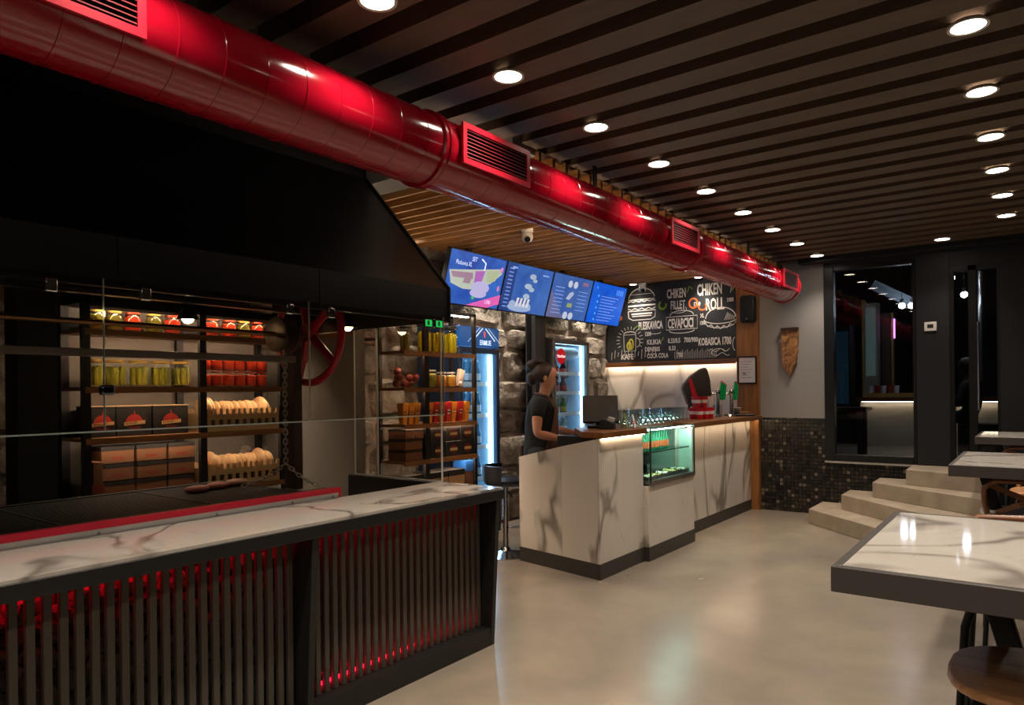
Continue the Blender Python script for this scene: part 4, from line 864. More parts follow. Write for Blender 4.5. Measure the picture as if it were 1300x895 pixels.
# peppers, twirls
sk([(-3.33 + 0.03 * i, 1.93 + 0.02 * math.sin(i * 1.5)) for i in range(10)], 0.007); sk([(-3.3 + 0.03 * i, 1.88 + 0.02 * math.cos(i * 1.3)) for i in range(9)], 0.006); sk(arc(-3.2, 1.9, 0.09, 0.05, 20, 200, 10), 0.007); sk(arc(-2.99, 2.0, 0.03, 0.08, 90, 270, 8), 0.007)
sk(arc(-4.05, 2.2, 0.08, 0.02, 180, 360, 8), 0.007); sk(arc(-3.72, 2.46, 0.1, 0.03, 190, 350, 8), 0.006); sk(arc(-3.05, 2.7, 0.02, 0.07, -80, 80, 8), 0.007)
for i in range(14): sk([(-4.7 + 0.05 * i, 1.86 + 0.02 * (i % 3)), (-4.69 + 0.05 * i, 1.96 + 0.03 * (i % 2))], 0.006)
for i in range(26): sk([(-3.78 + 0.022 * i, 1.84), (-3.78 + 0.022 * i, 1.93 + 0.03 * ((i * 7) % 3) / 2)], 0.0035)
b.build('chalk_drawing', CH, bo)
b = B(); sk(arc(-4.40, 2.06, 0.03, 0.07, 0, 360, 10), 0.02, True); sk(arc(-4.43, 2.04, 0.03, 0.05, 0, 360, 10), 0.02, True); b.build('beer_fill', CYL, bo)
for pts, wd in ((arc(-3.94, 2.55, 0.05, 0.05, 120, 380, 12), 0.03), ([(-4.37, 2.26), (-4.3, 2.3), (-4.22, 2.25)], 0.016), ([(-3.6, 2.68), (-3.57, 2.76), (-3.53, 2.72)], 0.016), ([(-3.02, 2.66), (-2.98, 2.72)], 0.014), ([(-3.96, 2.08), (-3.93, 2.13)], 0.014)):
    b = B(); sk(pts, wd); b.build('leaf_drawing', CG, bo)
b = B(); sk(arc(-3.52, 2.54, 0.055, 0.06, 0, 360, 14), 0.022, True); b.build('pepper_drawing', CO, bo); b = B(); sk(arc(-3.4, 2.49, 0.05, 0.045, 150, 400, 12), 0.02); b.build('pepper_drawing', CO, bo); b = B(); flat(b, arc(-4.56, 2.42, 0.03, 0.035, 0, 360, 12), BO, UX, UZ, 0.001); b.build('pepper_drawing', CO, bo)
# ledge and backsplash
WT = m_wood('oak_top', '7a4e2a', '573419', 0.35, (24, 2.2, 24)); WX = m_wood('oak_ledge', '7a4e2a', '5a371c', 0.4, (2.2, 24, 24))
lg_ = tag(B().box(-4.78, -2.956, 8.49, 8.6, 1.775, 1.815).build('wall_ledge', WX, bevel=0.003), 'thin oak ledge under the chalkboard', 'ledge')
B().box(-4.76, -2.97, 8.515, 8.53, 1.769, 1.7745).build('light_strip', m_emit('led_ledge', 'ffe8cc', 45.0), lg_)
B().box(-4.78, -2.956, 8.49, 8.5, 1.755, 1.775).build('front_lip', WX, lg_)
bs = struct(B().box(-4.78, -2.956, 8.58, 8.6, 1.0, 1.775).build('trim_2', mat('splash_back', 'b5aca0', 0.5)), 'white marble backsplash under the oak ledge')
MS2 = m_marble('marble_splash', 'd3ccc2', '9a9187', 0.18, 5, 1.1)
for a, b_ in ((-4.78, -4.2), (-4.197, -3.6), (-3.597, -2.956)): B().box(a, b_, 8.572, 8.58, 1.0, 1.775).build('marble_panel', MS2, bs)
WC = m_wood('oak_column', '9a6634', '6e4520', 0.4, (24, 24, 2))
wc = struct(B().box(-2.955, -2.70, 8.52, 8.6, 0, 2.85).build('trim_3', WC), 'upright oak panel at the end of the bar')
# speaker
t = thing('wall_speaker', 'black wall speaker on the oak panel under the duct end', 'speaker', (-2.78, 8.45, 2.23))
B().prism([(-2.865, 2.26), (-2.845, 2.235), (-2.715, 2.235), (-2.695, 2.26), (-2.695, 2.53), (-2.715, 2.555), (-2.845, 2.555), (-2.865, 2.53)], 1, 8.38, 8.5).build('cabinet', BLACK, t, bevel=0.012)
B().prism([(-2.85, 2.27), (-2.835, 2.255), (-2.725, 2.255), (-2.71, 2.27), (-2.71, 2.52), (-2.725, 2.535), (-2.835, 2.535), (-2.85, 2.52)], 1, 8.37, 8.381).build('grille', mat('grille_cloth', '0a0a0a', 0.9), t)
B().box(-2.79, -2.77, 8.368, 8.3705, 2.27, 2.28).build('badge', STEEL, t); B().box(-2.80, -2.76, 8.5, 8.52, 2.33, 2.45).build('bracket', BLACK, t)
# framed certificate
t = thing('framed_certificate', 'black framed white certificate on the oak panel', 'picture', (-2.826, 8.51, 1.507))
fr = B()
for a in ((-2.94, -2.925, 1.507, 1.837), (-2.727, -2.712, 1.507, 1.837), (-2.925, -2.727, 1.507, 1.522), (-2.925, -2.727, 1.822, 1.837)): fr.box(a[0], a[1], 8.5, 8.52, a[2], a[3])
fr.build('frame', BLACK, t); B().box(-2.925, -2.727, 8.512, 8.52, 1.522, 1.822).build('paper', mat('paper_white', 'cfcdd0', 0.7), t)
b = B()
for i in range(7): flat(b, [(-2.90, 1.77 - 0.032 * i), (-2.77 - 0.02 * (i % 3), 1.77 - 0.032 * i), (-2.77 - 0.02 * (i % 3), 1.777 - 0.032 * i), (-2.90, 1.777 - 0.032 * i)], (0, 8.512, 0), UX, UZ, 0.0008)
flat(b, arc(-2.86, 1.63, 0.02, 0.02, 0, 360, 10), (0, 8.512, 0), UX, UZ, 0.001); b.build('print', mat('print_grey', '8a8a90', 0.8), t)
# burl wood plaque with a jagged lower end
MBW = mat('burl_wood', '9a6a3c', 0.5); k = N(MBW); k.l(k.ramp(k.noise(k.coord((9, 9, 7)), 1.4, 7, 1.6), [(0.36, '4a2a14'), (0.5, '8a5a30'), (0.66, 'b88850')]).outputs[0], k.b.inputs['Base Color'])
t = thing('wooden_plaque', 'burl wood plaque with a jagged pointed end on the grey wall', 'wall plaque', (-2.34, 8.57, 1.592))
P_ = [(-2.437, 2.13), (-2.247, 2.135), (-2.25, 1.98), (-2.262, 1.92), (-2.252, 1.88), (-2.272, 1.84), (-2.262, 1.80), (-2.28, 1.77), (-2.268, 1.735), (-2.305, 1.69), (-2.318, 1.64), (-2.343, 1.595), (-2.368, 1.635), (-2.385, 1.67), (-2.43, 1.705), (-2.422, 1.75), (-2.435, 1.79), (-2.418, 1.84), (-2.436, 1.90), (-2.428, 1.97)]
B().prism(P_, 1, 8.555, 8.6).build('slab', MBW, t); B().box(-2.437, -2.247, 8.53, 8.6, 2.13, 2.155).build('top_lip', mat('dark_lip', '2c1c10', 0.5), t)
# thermostat
t = thing('thermostat', 'small white thermostat on the dark pier', 'thermostat', (-0.917, 8.55, 2.03))
B().box(-0.974, -0.861, 8.54, 8.56, 2.03, 2.125).build('case', WHITE, t, bevel=0.006); B().box(-0.945, -0.89, 8.538, 8.5405, 2.06, 2.1).build('display', mat('lcd', '2a2e2c', 0.3), t)
# ================================================================ marble bar counter
ct = thing('bar_counter', 'white marble bar counter with oak top and under-lit front', 'counter', (-2.95, 6.4, 0))
KK = mat('kick_dark', '35312d', 0.5)
def mslab(name, poly4, nrm, m):
    n_ = Vector(nrm) * 0.015; a = [Vector(p) for p in poly4]; vs = [p for p in a] + [p - n_ for p in a]
    return B().add(vs, [(0, 1, 2, 3), (7, 6, 5, 4), (0, 4, 5, 1), (1, 5, 6, 2), (2, 6, 7, 3), (3, 7, 4, 0)]).build(name, m, ct)
A, Bq = Vector((-2.70, 4.708, 0)), Vector((-3.585, 4.888, 0)); sn = Vector((-0.2, -0.98, 0))
def sp_(f, z): p = A.lerp(Bq, f); return (p.x, p.y, z)
top = lambda f: 1.078 if f < 0.18 else 1.055 - (f - 0.18) / 0.82 * 0.17
mslab('marble_panel', [sp_(0.44, 0.12), sp_(0.002, 0.12), sp_(0.002, 1.078), sp_(0.44, top(0.44))], sn, m_marble('marble_side_a', 'cfc7bd', '7c746a', 0.14, 2, 1.2))
mslab('marble_panel', [sp_(1, 0.12), sp_(0.443, 0.12), sp_(0.443, top(0.443)), sp_(1, 0.886)], sn, m_marble('marble_side_b', 'cfc7bd', '7c746a', 0.14, 8, 1.2))
def fpanel(x, y0, y1, z0, z1, sd): return B().box(x - 0.015, x, y0, y1, z0, z1).build('marble_panel', m_marble(f'marble_front_{sd}', 'cfc7bd', '7c746a', 0.14, sd, 1.2), ct)
fpanel(-2.70, 4.71, 5.455, 0.12, 1.078, 3)
fpanel(-2.655, 5.47, 6.43, 0.12, 0.635, 4); B().box(-2.72, -2.6551, 5.4555, 5.4695, 0.12, 0.635).build('marble_return', MATS['marble_front_3'], ct)
for (a, b_, sd) in ((6.35, 7.19, 6), (7.193, 7.70, 9), (7.703, 8.52, 11)): fpanel(-2.80, a, b_, 0.12, 1.078, sd)
kb = B().prism([(-2.695, 4.702), (-3.585, 4.884), (-3.58, 4.91), (-2.72, 4.735)], 2, 0, 0.12); kb.build('kickboard', KK, ct)
B().box(-2.72, -2.694, 4.703, 5.455, 0, 0.12).build('kickboard', KK, ct); B().box(-2.70, -2.649, 5.455, 6.435, 0, 0.12).build('kickboard', KK, ct); B().box(-2.82, -2.794, 6.43, 8.52, 0, 0.12).build('kickboard', KK, ct)
B().box(-3.2, -2.72, 4.9, 5.45, 0.02, 1.075).build('carcass', DARKW, ct); B().box(-3.2, -2.82, 6.45, 8.52, 0.02, 1.075).build('carcass', DARKW, ct); B().box(-3.2, -2.68, 5.46, 6.43, 0.02, 0.61).build('carcass', DARKW, ct)  # unseen dark boxes put inside the bar to block light
B().prism([(-2.72, 4.74), (-3.55, 4.91), (-3.55, 5.0), (-3.2, 5.0), (-3.2, 4.9), (-2.72, 4.9)], 2, 0.1, 0.86).build('carcass', DARKW, ct)
B().prism([(-2.655, 4.695), (-2.87, 4.738), (-3.22, 5.2), (-3.22, 5.455), (-2.655, 5.455)], 2, 1.08, 1.128).build('oak_top', WT, ct, bevel=0.004)
B().box(-3.22, -2.86, 5.456, 6.44, 1.08, 1.128).build('oak_top', WT, ct, bevel=0.004); B().box(-3.22, -2.655, 6.441, 8.52, 1.08, 1.128).build('oak_top', WT, ct, bevel=0.004)
LC = m_emit('led_counter', 'ffe2bd', LED_COUNTER)
B().box(-2.69, -2.68, 4.74, 5.45, 1.0745, 1.0795).build('light_strip', LC, ct); B().box(-2.72, -2.705, 6.45, 8.5, 1.0745, 1.0795).build('light_strip', LC, ct)
B().prism([(-2.9, 4.78), (-3.56, 4.915), (-3.56, 5.05), (-3.22, 5.05)], 2, 0.86, 0.875).build('lower_worktop', ALU, ct)
# display case
dc = thing('display_case', 'small glass display case with cool light set into the bar', 'display case', (-2.9, 5.95, 0.64))
CI = mat('case_inner', 'bcd8cc', 0.35); ya, yb, xf, xb, za, zb = 5.49, 6.43, -2.645, -3.15, 0.645, 1.112
B().box(xb, xf, ya, yb, za, za + 0.025).build('base_tray', STEEL, dc); B().box(xb, xb + 0.01, ya, yb, za + 0.025, zb - 0.04).build('back_panel', CI, dc)
B().box(xb + 0.01, xf - 0.02, yb - 0.012, yb, za + 0.025, zb - 0.04).build('end_panel', CI, dc)
DG = m_glass('case_glass', 'eefaf5', 1.45)
B().box(xf - 0.006, xf, ya, yb, za + 0.025, zb).build('front_glass', DG, dc); B().box(-2.86, xf, ya, yb, zb, zb + 0.006).build('top_glass', DG, dc); B().box(-2.74, xf, ya, ya + 0.005, za + 0.025, zb).build('side_glass', DG, dc)
for yy in (ya, yb): B().box(xf - 0.008, xf + 0.003, yy - 0.006, yy + 0.006, za, zb + 0.006).build('corner_strip', mat('case_edge', '2c3a36', 0.3, 0.5), dc)
B().box(xf - 0.01, xf + 0.004, ya, yb, zb, zb + 0.012).build('top_rail', mat('case_edge', '2c3a36', 0.3, 0.5), dc); B().box(xf - 0.01, xf + 0.005, ya - 0.006, yb + 0.006, za - 0.012, za + 0.02).build('bottom_rail', STEEL, dc)
B().box(xf - 0.06, xf - 0.02, ya + 0.03, yb - 0.03, zb - 0.012, zb - 0.004).build('light_strip', m_emit('led_case', 'eafff8', 38.0), dc)
B().box(xb + 0.01, xf - 0.05, ya + 0.01, yb - 0.012, 0.902, 0.908).build('glass_shelf', DG, dc); B().box(xf - 0.052, xf - 0.048, ya + 0.01, yb - 0.012, 0.9, 0.91).build('shelf_edge', mat('case_edge', '2c3a36', 0.3, 0.5), dc)
bt = bottle('sauce_bottle', 'small green topped bottle with orange label in the bar display case', 'bottles in the display case', 0.024, 0.165, mat('green_cap_glass', '2a7a58', 0.2), mat('orange_label', 'c0643a', 0.5), mat('green_cap', '0e6a44', 0.4), 0.5)
q = 0
for r_ in range(2):
    for i in range(12):
        o = bt if q == 0 else copy_tree(bt); q += 1; o.location = (-2.78 - 0.09 * r_, 5.52 + 0.052 * i, 0.9085); o['label'] = f'small green topped bottle in the display case, {("front", "back")[r_]} row, {words[i]} from the till'
t = thing('black_crate', 'black plastic crate inside the bar display case', 'crate', (-2.95, 5.8, 0.7))
B().box(-3.02, -2.88, 5.53, 5.98, 0.77, 0.885).build('crate_body', BLACK, t, bevel=0.006); B().box(-3.02, -2.875, 5.52, 5.99, 0.86, 0.885).build('crate_rim', BLACKM, t)
B().box(-3.0, -2.9, 5.56, 5.6, 0.6705, 0.77).build('foot', BLACKM, t); B().box(-3.0, -2.9, 5.9, 5.94, 0.6705, 0.77).build('foot', BLACKM, t)
for i in range(5):
    y = 5.53 + 0.178 * i; t = thing('salad_tray', f'steel tray of pale salad in the display case, {words[i]} from the person', 'tray', (-2.77, y + 0.08, 0.67), 0, 'salad trays')
    tr = B(); tr.box(-2.86, -2.69, y, y + 0.16, 0.6705, 0.675)
    for a in ((-2.86, -2.855, y, y + 0.16), (-2.695, -2.69, y, y + 0.16), (-2.855, -2.695, y, y + 0.005), (-2.855, -2.695, y + 0.155, y + 0.16)): tr.box(a[0], a[1], a[2], a[3], 0.675, 0.70)
    tr.build('tray', STEEL, t); sb = B()
    for j in range(22): sb.ball((R.uniform(-2.84, -2.71), y + R.uniform(0.02, 0.14), 0.685 + R.uniform(0, 0.014)), R.uniform(0.012, 0.02), 7, 5, 1, 1, 0.7)
    tag(sb.build('salad', mat(('salad_pale', 'salad_yellow')[i % 2], ('e6e6d2', 'dcd28a')[i % 2], 0.6), t, smooth=60), kind='stuff')
# ---------------------------------------------------------------- things on the bar
ZT = 1.1285
TG = m_glass('tumbler_glass', 'f9fbfb', 1.5, 0.05)
def cup_mesh(r0, r1, h, n=14): return B().lathe([(r0 * 0.98, 0), (r1, h), (r1 - 0.003, h), (r0 * 0.9, 0.012), (0.001, 0.012)], (0, 0, 0), n, close=False).add([(r0 * 0.98 * math.cos(2 * PI * i / n), r0 * 0.98 * math.sin(2 * PI * i / n), 0) for i in range(n)], [tuple(range(n))[::-1]])
tu = cup_mesh(0.03, 0.039, 0.14, 9).build('drinking_glass', TG, None, local=True); tag(tu, 'clear drinking glass in the long cluster on the bar top', 'glass', 'glasses clustered on the bar'); q = 0
for r_ in range(3):
    for i in range(14):
        x, y = -2.915 - 0.084 * r_, 5.62 + 0.094 * i + 0.03 * (r_ % 2)
        o = tu if q == 0 else child_copy(tu, (0, 0, 0)); q += 1; o.location = (x, y, ZT)
        o['label'] = f'clear drinking glass on the bar top, {("front", "middle", "back")[r_]} row, {words[i]} from the till'
t2 = child_copy(tu, (-2.92, 7.75, ZT)); tag(t2, 'clear drinking glass standing by the beer taps past the red cups', 'glass', 'glasses by the taps')
for x, y in ((-2.93, 7.86), (-3.0, 7.72), (-3.01, 7.84)): child_copy(t2, (x, y, ZT))
CP_ = mat('red_cup_plastic', 'c4121f', 0.35, spec=0.5); CWH = mat('cup_print', 'e8dcd4', 0.5)
def redcup(x, y, z, lab, g):
    t = thing('red_cup', lab, 'cup', (x, y, z), 0, g)
    cup_mesh(0.03, 0.044, 0.12).build('cup', CP_, t, local=True, smooth=40); B().lathe([(0.0375, 0.05), (0.0412, 0.085)], (0, 0, 0), 14, close=False).build('printed_wave', CWH, t, local=True, smooth=40)
for i, (x, y) in enumerate(((-2.90, 7.20), (-2.88, 7.32), (-2.87, 7.44), (-3.0, 7.26), (-2.99, 7.38), (-2.98, 7.5))): redcup(x, y, ZT, f'red printed cup in the bottom layer on the bar, {words[i]} from the glasses', 'red cups, bottom layer')
for i, (x, y) in enumerate(((-2.95, 7.26), (-2.93, 7.40), (-3.0, 7.33))): redcup(x, y, ZT + 0.1205, f'red printed cup stacked in the upper layer on the bar, {words[i]} one', 'red cups, upper layer')
tag(cup_mesh(0.032, 0.044, 0.12).build('pale_cup', CWH, None, local=True, smooth=40), 'cream coloured cup stacked beside the red cups', 'cup').location = (-2.92, 7.53, ZT + 0.1205)
# tap tower shaped like a grey sail
tw = thing('tap_tower', 'large dark grey sail shaped drinks tower with red stripe on the bar', 'drinks tower', (-3.08, 7.6, ZT))
ORG[tw.name] = (0, 0, 0); tw.rotation_euler = (0, 0, math.radians(37))
tgm = mat('tower_grey', '4a4541', 0.4, 0.4)
out = [(-0.18, 0.33), (-0.17, 0.37), (-0.09, 0.46), (0.02, 0.54), (0.075, 0.565), (0.10, 0.53), (0.13, 0.42), (0.14, 0.28), (0.14, 0.18), (-0.08, 0.12), (-0.12, 0.16)]
B().prism(out, 1, -0.06, 0.06).build('tower_body', tgm, tw, local=True, bevel=0.014)
B().prism([(-0.115, 0.425), (-0.09, 0.445), (0.0, 0.19), (-0.02, 0.14), (-0.06, 0.15)], 1, -0.064, -0.058).build('red_stripe', mat('stripe_red', 'c01c30', 0.4), tw, local=True)
B().box(-0.03, 0.06, -0.05, 0.05, 0.0, 0.17).build('tower_foot', BLACK, tw, local=True, bevel=0.006); B().bar((-0.1, -0.02, 0.15), (-0.11, -0.02, 0.09), 0.012).build('spout', BLACK, tw, local=True)
GH = mat('tap_green', '0c7a3c', 0.25, emit=0.08, ecol='18c060')
def tap(x, y, lab, hgt, tilt):
    t = thing('beer_tap', lab, 'beer tap', (x, y, ZT), math.radians(37), 'beer taps'); ORG[t.name] = (0, 0, 0)
    B().lathe([(0.05, 0), (0.05, 0.012), (0.026, 0.03), (0.022, hgt * 0.8), (0.03, hgt * 0.86), (0.03, hgt), (0.02, hgt + 0.012)], (0, 0, 0), 16).build('column', CHROME, t, local=True, smooth=40)
    B().bar((0, 0, hgt * 0.9), (-0.09, 0, hgt * 0.88), 0.014, n=10).build('faucet', CHROME, t, local=True, smooth=40); B().bar((-0.09, 0, hgt * 0.9), (-0.10, 0, hgt * 0.72), 0.01, n=10).build('spout', CHROME, t, local=True, smooth=40)
    B().prism([(0.03, hgt * 0.62), (0.085 + tilt, hgt * 0.66), (0.10 + tilt, hgt * 1.2), (0.04, hgt * 1.36), (0.03, hgt)], 1, -0.028, 0.028).build('handle', GH, t, local=True, bevel=0.008)
    B().prism([(0.041, hgt * 1.345), (0.10 + tilt, hgt * 1.19), (0.104 + tilt, hgt * 1.22), (0.045, hgt * 1.385)], 1, -0.029, 0.029).build('handle_trim', mat('stripe_red', 'c01c30', 0.4), t, local=True)
tap(-2.985, 7.95, 'chrome beer tap with broad dark green handle beside the grey tower', 0.30, 0.0)
tap(-2.86, 8.05, 'chrome beer tap with slim bright green handle near the tray', 0.30, -0.02)
t = thing('serving_tray', 'round dark serving tray at the far end of the bar', 'tray', (-2.85, 8.30, ZT))
B().lathe([(0.16, 0), (0.175, 0.004), (0.182, 0.016), (0.176, 0.016), (0.165, 0.006)], (-2.85, 8.30, ZT), 32).build('tray', BLACK, t, smooth=40)
t = thing('pale_bowl', 'stacked pale bowls on the dark tray', 'bowl', (-2.9, 8.32, ZT + 0.017))
for i in range(3): B().lathe([(0.03, 0), (0.055, 0.03), (0.062, 0.035), (0.058, 0.036), (0.03, 0.006)], (-2.9, 8.32, ZT + 0.0165 + 0.022 * i), 20).build('bowl', mat('bowl_cream', 'c8bfae', 0.5), t, smooth=40)
tag(B().box(-2.83, -2.76, 8.24, 8.38, ZT + 0.0165, ZT + 0.05).build('card_holder', m_wood('oak_block', '9a6a3c', '6e4a26'), bevel=0.004), 'small wooden card holder on the dark tray', 'holder')
# till monitor
t = thing('till_monitor', 'black till screen seen from behind on the bar end', 'monitor', (-3.02, 5.3, ZT), math.radians(-58)); ORG[t.name] = (0, 0, 0)
tm = Matrix.Translation((0, 0, 0.16)) @ Matrix.Rotation(math.radians(-24), 4, 'Y')
B().box(-0.012, 0.02, -0.15, 0.15, -0.13, 0.12).xf(tm).build('screen_case', BLACK, t, local=True, bevel=0.008); B().box(-0.0135, -0.0125, -0.138, 0.138, -0.11, 0.11).xf(tm).build('screen_glass', mat('till_lcd', '0e1418', 0.1, emit=0.15, ecol='80a0b8'), t, local=True)
B().box(0.0, 0.04, -0.04, 0.04, 0.0, 0.12).build('stand', BLACK, t, local=True, bevel=0.005); B().box(-0.08, 0.12, -0.11, 0.11, 0.0, 0.025).build('base', BLACK, t, local=True, bevel=0.006)
t = thing('receipt_printer', 'small dark receipt printer beside the till screen', 'printer', (-2.86, 5.14, ZT), math.radians(20)); ORG[t.name] = (0, 0, 0)
B().prism([(-0.06, 0), (0.06, 0), (0.06, 0.05), (-0.02, 0.085), (-0.06, 0.08)], 1, -0.06, 0.06).build('case', BLACKM, t, local=True, bevel=0.006); B().box(-0.02, 0.03, -0.04, 0.04, 0.07, 0.1).xf(Matrix.Rotation(0.3, 4, 'Y')).build('paper', mat('receipt_paper', 'b8b4ae', 0.7), t, local=True)
for i, (x, y, c, lab) in enumerate(((-2.79, 5.30, '7d9a4a', 'green and white folded leaflet'), (-2.77, 5.40, 'c8b8b0', 'white leaflet with dark and red print'), (-2.80, 5.47, '3a3430', 'small black menu card'))):
    t = thing('leaflet', lab + ' standing on the bar', 'leaflet', (x, y, ZT), math.radians(20), 'leaflets on the bar'); ORG[t.name] = (0, 0, 0)
    for sgn in (-1, 1): B().box(-0.0015, 0.0015, -0.035, 0.035, 0, 0.13 - 0.015 * i).xf(Matrix.Translation((sgn * 0.024, 0, 0)) @ Matrix.Rotation(-sgn * 0.19, 4, 'Y')).build('card_side', mat('leaf_' + c, c, 0.5), t, local=True)
    B().box(0.001, 0.002, -0.03, 0.03, 0.03, 0.06).xf(Matrix.Translation((0.0245, 0, 0)) @ Matrix.Rotation(-0.19, 4, 'Y')).build('printed_band', mat('leaf_band', 'b0302c', 0.5) if i else mat('leaf_white', 'd8dcd0', 0.5), t, local=True)
# chrome counter stool behind the bar end
t = thing('counter_stool', 'chrome stool with black seat between the grill counter and the bar', 'stool', (-3.80, 4.97, 0), math.radians(37)); ORG[t.name] = (0, 0, 0)
B().lathe([(0.2, 0), (0.2, 0.008), (0.15, 0.02), (0.05, 0.045), (0.03, 0.08)], (0, 0, 0), 32).build('base', CHROME, t, local=True, smooth=40); B().bar((0, 0, 0.05), (0, 0, 0.62), 0.024, n=14).build('column', CHROME, t, local=True, smooth=40)
B().lathe([(0.02, 0.6), (0.16, 0.62), (0.19, 0.645), (0.19, 0.67), (0.16, 0.69), (0.02, 0.695)], (0, 0, 0), 28).build('seat', mat('seat_black', '1c1c20', 0.35), t, local=True, smooth=50)
b = B(); nb = 14
for z0, z1, r_ in ((0.66, 0.80, 0.2),):
    vs = []
    for i in range(nb + 1):
        a = math.radians(100 + 160 * i / nb)
        for rr in (r_, r_ - 0.02):
            for z in (z0, z1): vs.append((rr * math.cos(a), rr * math.sin(a), z))
    fs = []
    for i in range(nb):
        p = 4 * i; q_ = p + 4; fs += [(p, q_, q_ + 1, p + 1), (p + 3, q_ + 3, q_ + 2, p + 2), (p + 1, q_ + 1, q_ + 3, p + 3), (p + 2, q_ + 2, q_, p)]
    fs += [(0, 1, 3, 2), (4 * nb + 2, 4 * nb + 3, 4 * nb + 1, 4 * nb)]
    b.add(vs, fs)
b.build('back_shell', mat('seat_black', '1c1c20', 0.35), t, local=True, smooth=40)
B().tube([(0.02, 0, 0.60), (0.13, 0, 0.60), (0.17, 0, 0.57), (0.18, 0, 0.5), (0.18, 0, 0.3), (0.14, 0, 0.25), (0.02, 0, 0.25)], 0.011, 10).build('foot_rest', CHROME, t, local=True, smooth=50); B().bar((0.0, 0.03, 0.58), (0.06, 0.1, 0.50), 0.008).build('lever', BLACK, t, local=True)
# ================================================================ dining side: high tables and stools
TE = mat('table_edge', '4a4541', 0.45)
def table(y0, y1, label, x0=-0.40, x1=1.15, sd=13, lo=0.13, ly=None):
    t = thing('high_table', label, 'table', ((x0 + x1) / 2, (y0 + y1) / 2, 0), 0, 'high marble tables')
    z = 1.03; e = 0.022
    for a in ((x0, x1, y0, y0 + e), (x0, x1, y1 - e, y1), (x0, x0 + e, y0 + e, y1 - e), (x1 - e, x1, y0 + e, y1 - e)): B().box(a[0], a[1], a[2], a[3], z - 0.06, z).build('edge_strip', TE, t, bevel=0.002)
    m = m_marble(f'marble_table_{sd}', 'd9d2c8', '8d857c', 0.06, sd, 1.1)
    B().box(x0 + e, x1 - e, y0 + e, y1 - e, z - 0.03, z + 0.0005).build('marble_top', m, t); B().box(x0 + e, x1 - e, y0 + e, y1 - e, z - 0.06, z - 0.031).build('under_board', BLACKM, t)
    ym = ly or (y0 + y1) / 2
    for sx in (1, -1):
        cx = x0 + lo if sx > 0 else x1 - lo
        B().prism([(cx - 0.03, z - 0.061), (cx + 0.03, z - 0.061), (cx + 0.03 + sx * 0.25, 0.02), (cx - 0.03 + sx * 0.25, 0.02)], 1, ym - 0.03, ym + 0.03).build('leg', BLACK, t, bevel=0.003)
        B().box(cx + sx * 0.25 - 0.04, cx + sx * 0.25 + 0.04, y0 + 0.1, y1 - 0.1, 0, 0.03).build('foot', BLACK, t, bevel=0.003)
    B().box(x0 + lo + 0.17, x1 - lo - 0.17, ym - 0.02, ym + 0.02, 0.4, 0.44).build('cross_bar', BLACK, t)
table(1.78, 2.69, 'white marble high table closest to the viewer', sd=13, lo=0.25, ly=2.5); table(4.42, 5.39, 'white marble high table in the middle of the row', sd=14); table(6.97, 7.85, 'white marble high table beside the steps', -0.44, 1.1, 15)
WS = m_wood('walnut_seat', 'cf9a6c', 'a06c42', 0.3, (3, 60, 3), 3); WB = m_wood('bent_wood', '8f5c36', '6a4022', 0.35, (4, 20, 20))
